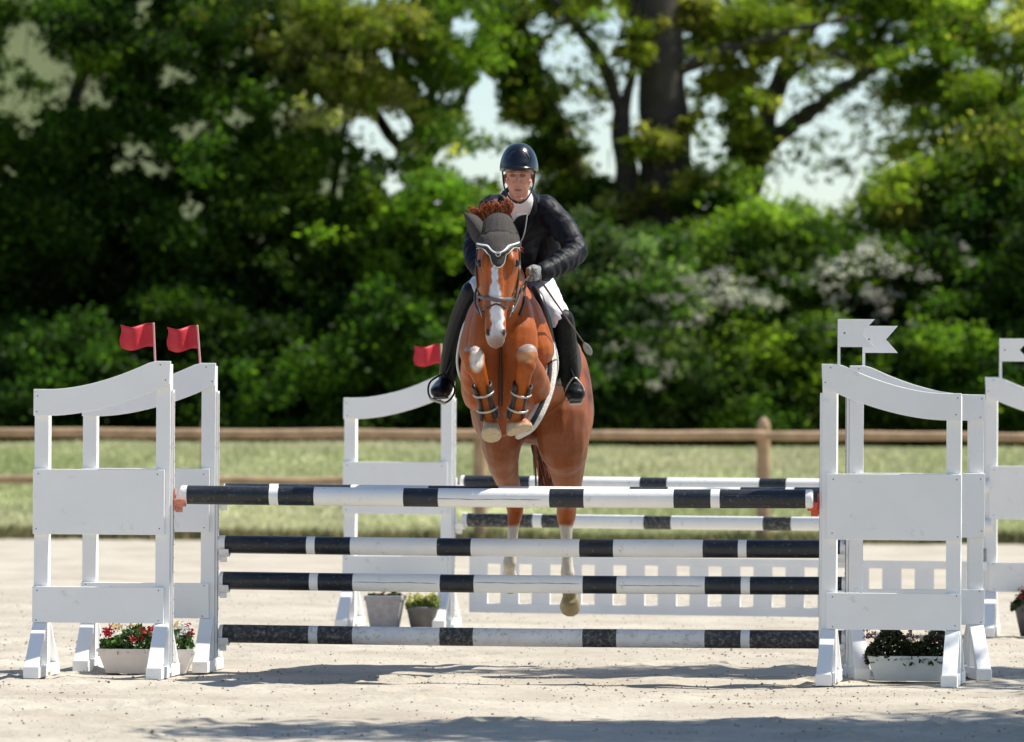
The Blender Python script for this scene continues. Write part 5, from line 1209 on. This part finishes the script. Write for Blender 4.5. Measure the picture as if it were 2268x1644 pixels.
# boots
M_rboot = mat('black_riding_boot', (0.006, 0.007, 0.008), 0.30, 0.2, 16, 0.12, 30, spec=0.18, coat=0.06)
M_rboot_matt = mat('dusty_black_boot', (0.006, 0.008, 0.009), 0.5, 0.4, 20, 0.3, 35, spec=0.15)
for a, F, m in ((LEG_R2, F_R, M_rboot_matt), (LEG_L2, F_L, M_rboot)):
    bt = MB(); sgn = 1 if a is LEG_R2 else -1
    top = P(*a[0]); Lf(bt, [(a[0][0]+sgn*4, a[0][1]+(2 if sgn > 0 else 0), a[0][2]), a[1], a[2], a[3]], [.064,.066,.056,.046], [.064,.068,.058,.048], .006)
    boot_foot(bt, *F, .004)
    mm = fuse(bt, 0.0055, 2); mm.materials.append(m); bo = rlink('riding_boot', mm)
    h, t = P(*F[1]), P(*F[2]); so_ = MB(); q = h.lerp(t, .68)
    so_.loft([q + Vector((0,.05,-.040)), q + Vector((0,-.02,-.040)), t + Vector((0,-.012,-.028))], [.040,.046,.030], [.007,.007,.006], n=14, k=3); rlink('sole', so_.mesh('sole', M_screw, True), bo)
    # stirrup iron: arch and tread
    c = q + Vector((0,-.015,0)); W2, H = (.074, .165) if sgn < 0 else (.050, .150); pts = []
    tilt = Matrix.Rotation(-0.30*sgn if sgn < 0 else -0.05, 3, 'Y')
    for th in np.linspace(-math.pi/2+.55, 1.5*math.pi-.55, 17):
        pts.append(c + tilt @ Vector((math.cos(th)*W2*(1.0 if math.sin(th) < .2 else 1 - .55*(math.sin(th)-.2)), 0, math.sin(th)*H*.52 + .012)))
    iron = MB(); iron.loft(pts, .0055, .008, n=8, k=2); L_ = pts[0]; R_ = pts[-1]
    M_iron = M_buckle if sgn > 0 else M_rboot
    io = bpy.data.objects.new('stirrup', iron.mesh('stirrup', M_iron, True)); COL.objects.link(io); io.parent = sad; io.data.transform(Matrix.Translation(-HL))
    tr_ = MB(); tr_.loft([L_, R_], .009, .020, side=(0,0,1), n=10); e = link('stirrup_tread', tr_.mesh('stirrup_tread', M_buckle, True), io); e.data.transform(Matrix.Translation(-HL))
    st = MB(); topp = max(pts, key=lambda w_: w_.z); st.loft([topp, topp.lerp(P(a[0][0]-sgn*16, a[0][1]+10, 30.86), .5), P(a[0][0]-sgn*16, a[0][1]+10, 30.86)], .004, .013, n=8, k=3)
    e = link('stirrup_leather', st.mesh('stirrup_leather', M_saddle, True), io); e.data.transform(Matrix.Translation(-HL))
# gloves
M_glove = mat('grey_glove', (0.20, 0.21, 0.21), 0.7, 0.25, 40, 0.3, 80)
for H, s in ((H_R, 1), (H_L, -1)):
    gb_ = MB(); hand(gb_, *H, s, 0.003); mm = fuse(gb_, 0.0034, 1); mm.materials.append(M_glove); rlink('glove', mm)
# helmet
M_helm = mat('dark_navy_helmet', (0.004, 0.006, 0.010), 0.25, 0.2, 8, spec=0.4, coat=0.3)
M_helm_matt = mat('helmet_centre_panel', (0.02, 0.026, 0.034), 0.4, 0.2, 30)
n, m = 40, 22; vs = []; fs = []; c = hp(1149.5, 372, .03)
for i in range(m+1):
    ph = math.pi*0.5*i/m*1.03
    for j in range(n):
        th = 2*math.pi*j/n; f_ = max(0, -math.sin(th))
        x = .106*math.sin(ph)**.84*math.cos(th); y = (.132 + .010*f_)*math.sin(ph)**.84*math.sin(th); z = .146*math.cos(ph) - .010
        if i > m*0.75: z += 0.012*f_*((i/m-.75)/.25); y *= 1 + .07*f_*((i/m-.75)/.25)
        vs.append(c + Vector((x, y, z)))
for i in range(m):
    for j in range(n): a = i*n+j; b_ = i*n+(j+1) % n; fs.append((a, a+n, b_+n, b_))
me = MB().add(vs, fs).mesh('helmet', M_helm, True); bm = bmesh.new(); bm.from_mesh(me); bmesh.ops.remove_doubles(bm, verts=bm.verts, dist=.0004); bmesh.ops.recalc_face_normals(bm, faces=bm.faces); bm.to_mesh(me); bm.free()
ho = rlink('helmet', me); sd = ho.modifiers.new('t', 'SOLIDIFY'); sd.thickness = .012; sd.offset = -1
# peak
vs = []; fs = []
for i in range(21):
    th = math.radians(-155 + 130*i/20)
    for k_, (rr, dz) in enumerate(((.98, .010), (1.08, .002), (1.22, -.012))):
        e_ = math.sin(math.pi*i/20)**.6; r1 = 1 + (rr-1)*e_
        vs.append(c + Vector((.1045*r1*math.cos(th), .142*r1*math.sin(th), -.012 + dz*e_ + .008)))
for i in range(20):
    for k_ in range(2): a = i*3+k_; fs.append((a, a+1, a+4, a+3))
e = rlink('peak', MB().add(vs, fs).mesh('peak', M_helm, True), ho); sd = e.modifiers.new('t', 'SOLIDIFY'); sd.thickness = .006; sd.offset = 0
# ridge and vents
mb = MB(); mb.loft([c + Vector((.1065*math.sin(p_)*q, -.138*math.sin(p_)*math.sqrt(max(0, 1-q*q*.9)), .142*math.cos(p_)-.006)) for p_, q in ((1.15,-.55),(.95,-.42),(.85,0),(.95,.42),(1.15,.55))], .006, n=8, k=5); rlink('ridge', mb.mesh('ridge', M_helm_matt, True), ho)
for q in ():
    p_ = 1.22; w_ = c + Vector((.107*math.sin(p_)*q, -.145*math.sin(p_)*math.sqrt(1-q*q), .162*math.cos(p_)-.008)); mb = MB(); mb.ball(w_, (.0035,.003,.007)); rlink('vent', mb.mesh('vent', M_helm_matt, True), ho)
M_strapb = mat('black_chin_strap', (0.012, 0.012, 0.012), .6)
mb = MB(); mb.loft([hp(1113,380,.0), hp(1117,415,-.02), hp(1130,440,-.045), hp(1149,450,-.058), hp(1167,440,-.045), hp(1180,415,-.02), hp(1185,380,.0)], .0045, .0075, n=8, k=5); rlink('chin_strap', mb.mesh('chin_strap', M_strapb, True), ho)
# riding crop in the right-hand glove of the picture
crop = thing('riding_crop', 'thin riding crop with a flat grey flap behind the rider boot', 'riding crop', tuple(P(1189,610,30.15)))
CL = Vector(crop.location); a = P(1184,602,30.12); b_ = P(1293,760,30.62)
mb = MB(); mb.loft([a, b_], [.0065,.0040], n=8); me = mb.mesh('shaft', M_leather_w, True); me.transform(Matrix.Translation(-CL)); link('shaft', me, crop)
vs = []; d = (P(1309,786,30.70) - b_); s_ = d.cross(Vector((0,1,0))).normalized(); mb = MB()
mb.loft([b_, b_ + d*.25, b_ + d*.7, b_ + d], [.006,.017,.020,.008], [.003]*4, side=tuple(s_), n=10, k=3); M_flapg = mat('grey_flap_leather', (0.26, 0.26, 0.25), .5, .15, 40); me = mb.mesh('flap', M_flapg, True); me.transform(Matrix.Translation(-CL)); link('flap', me, crop)
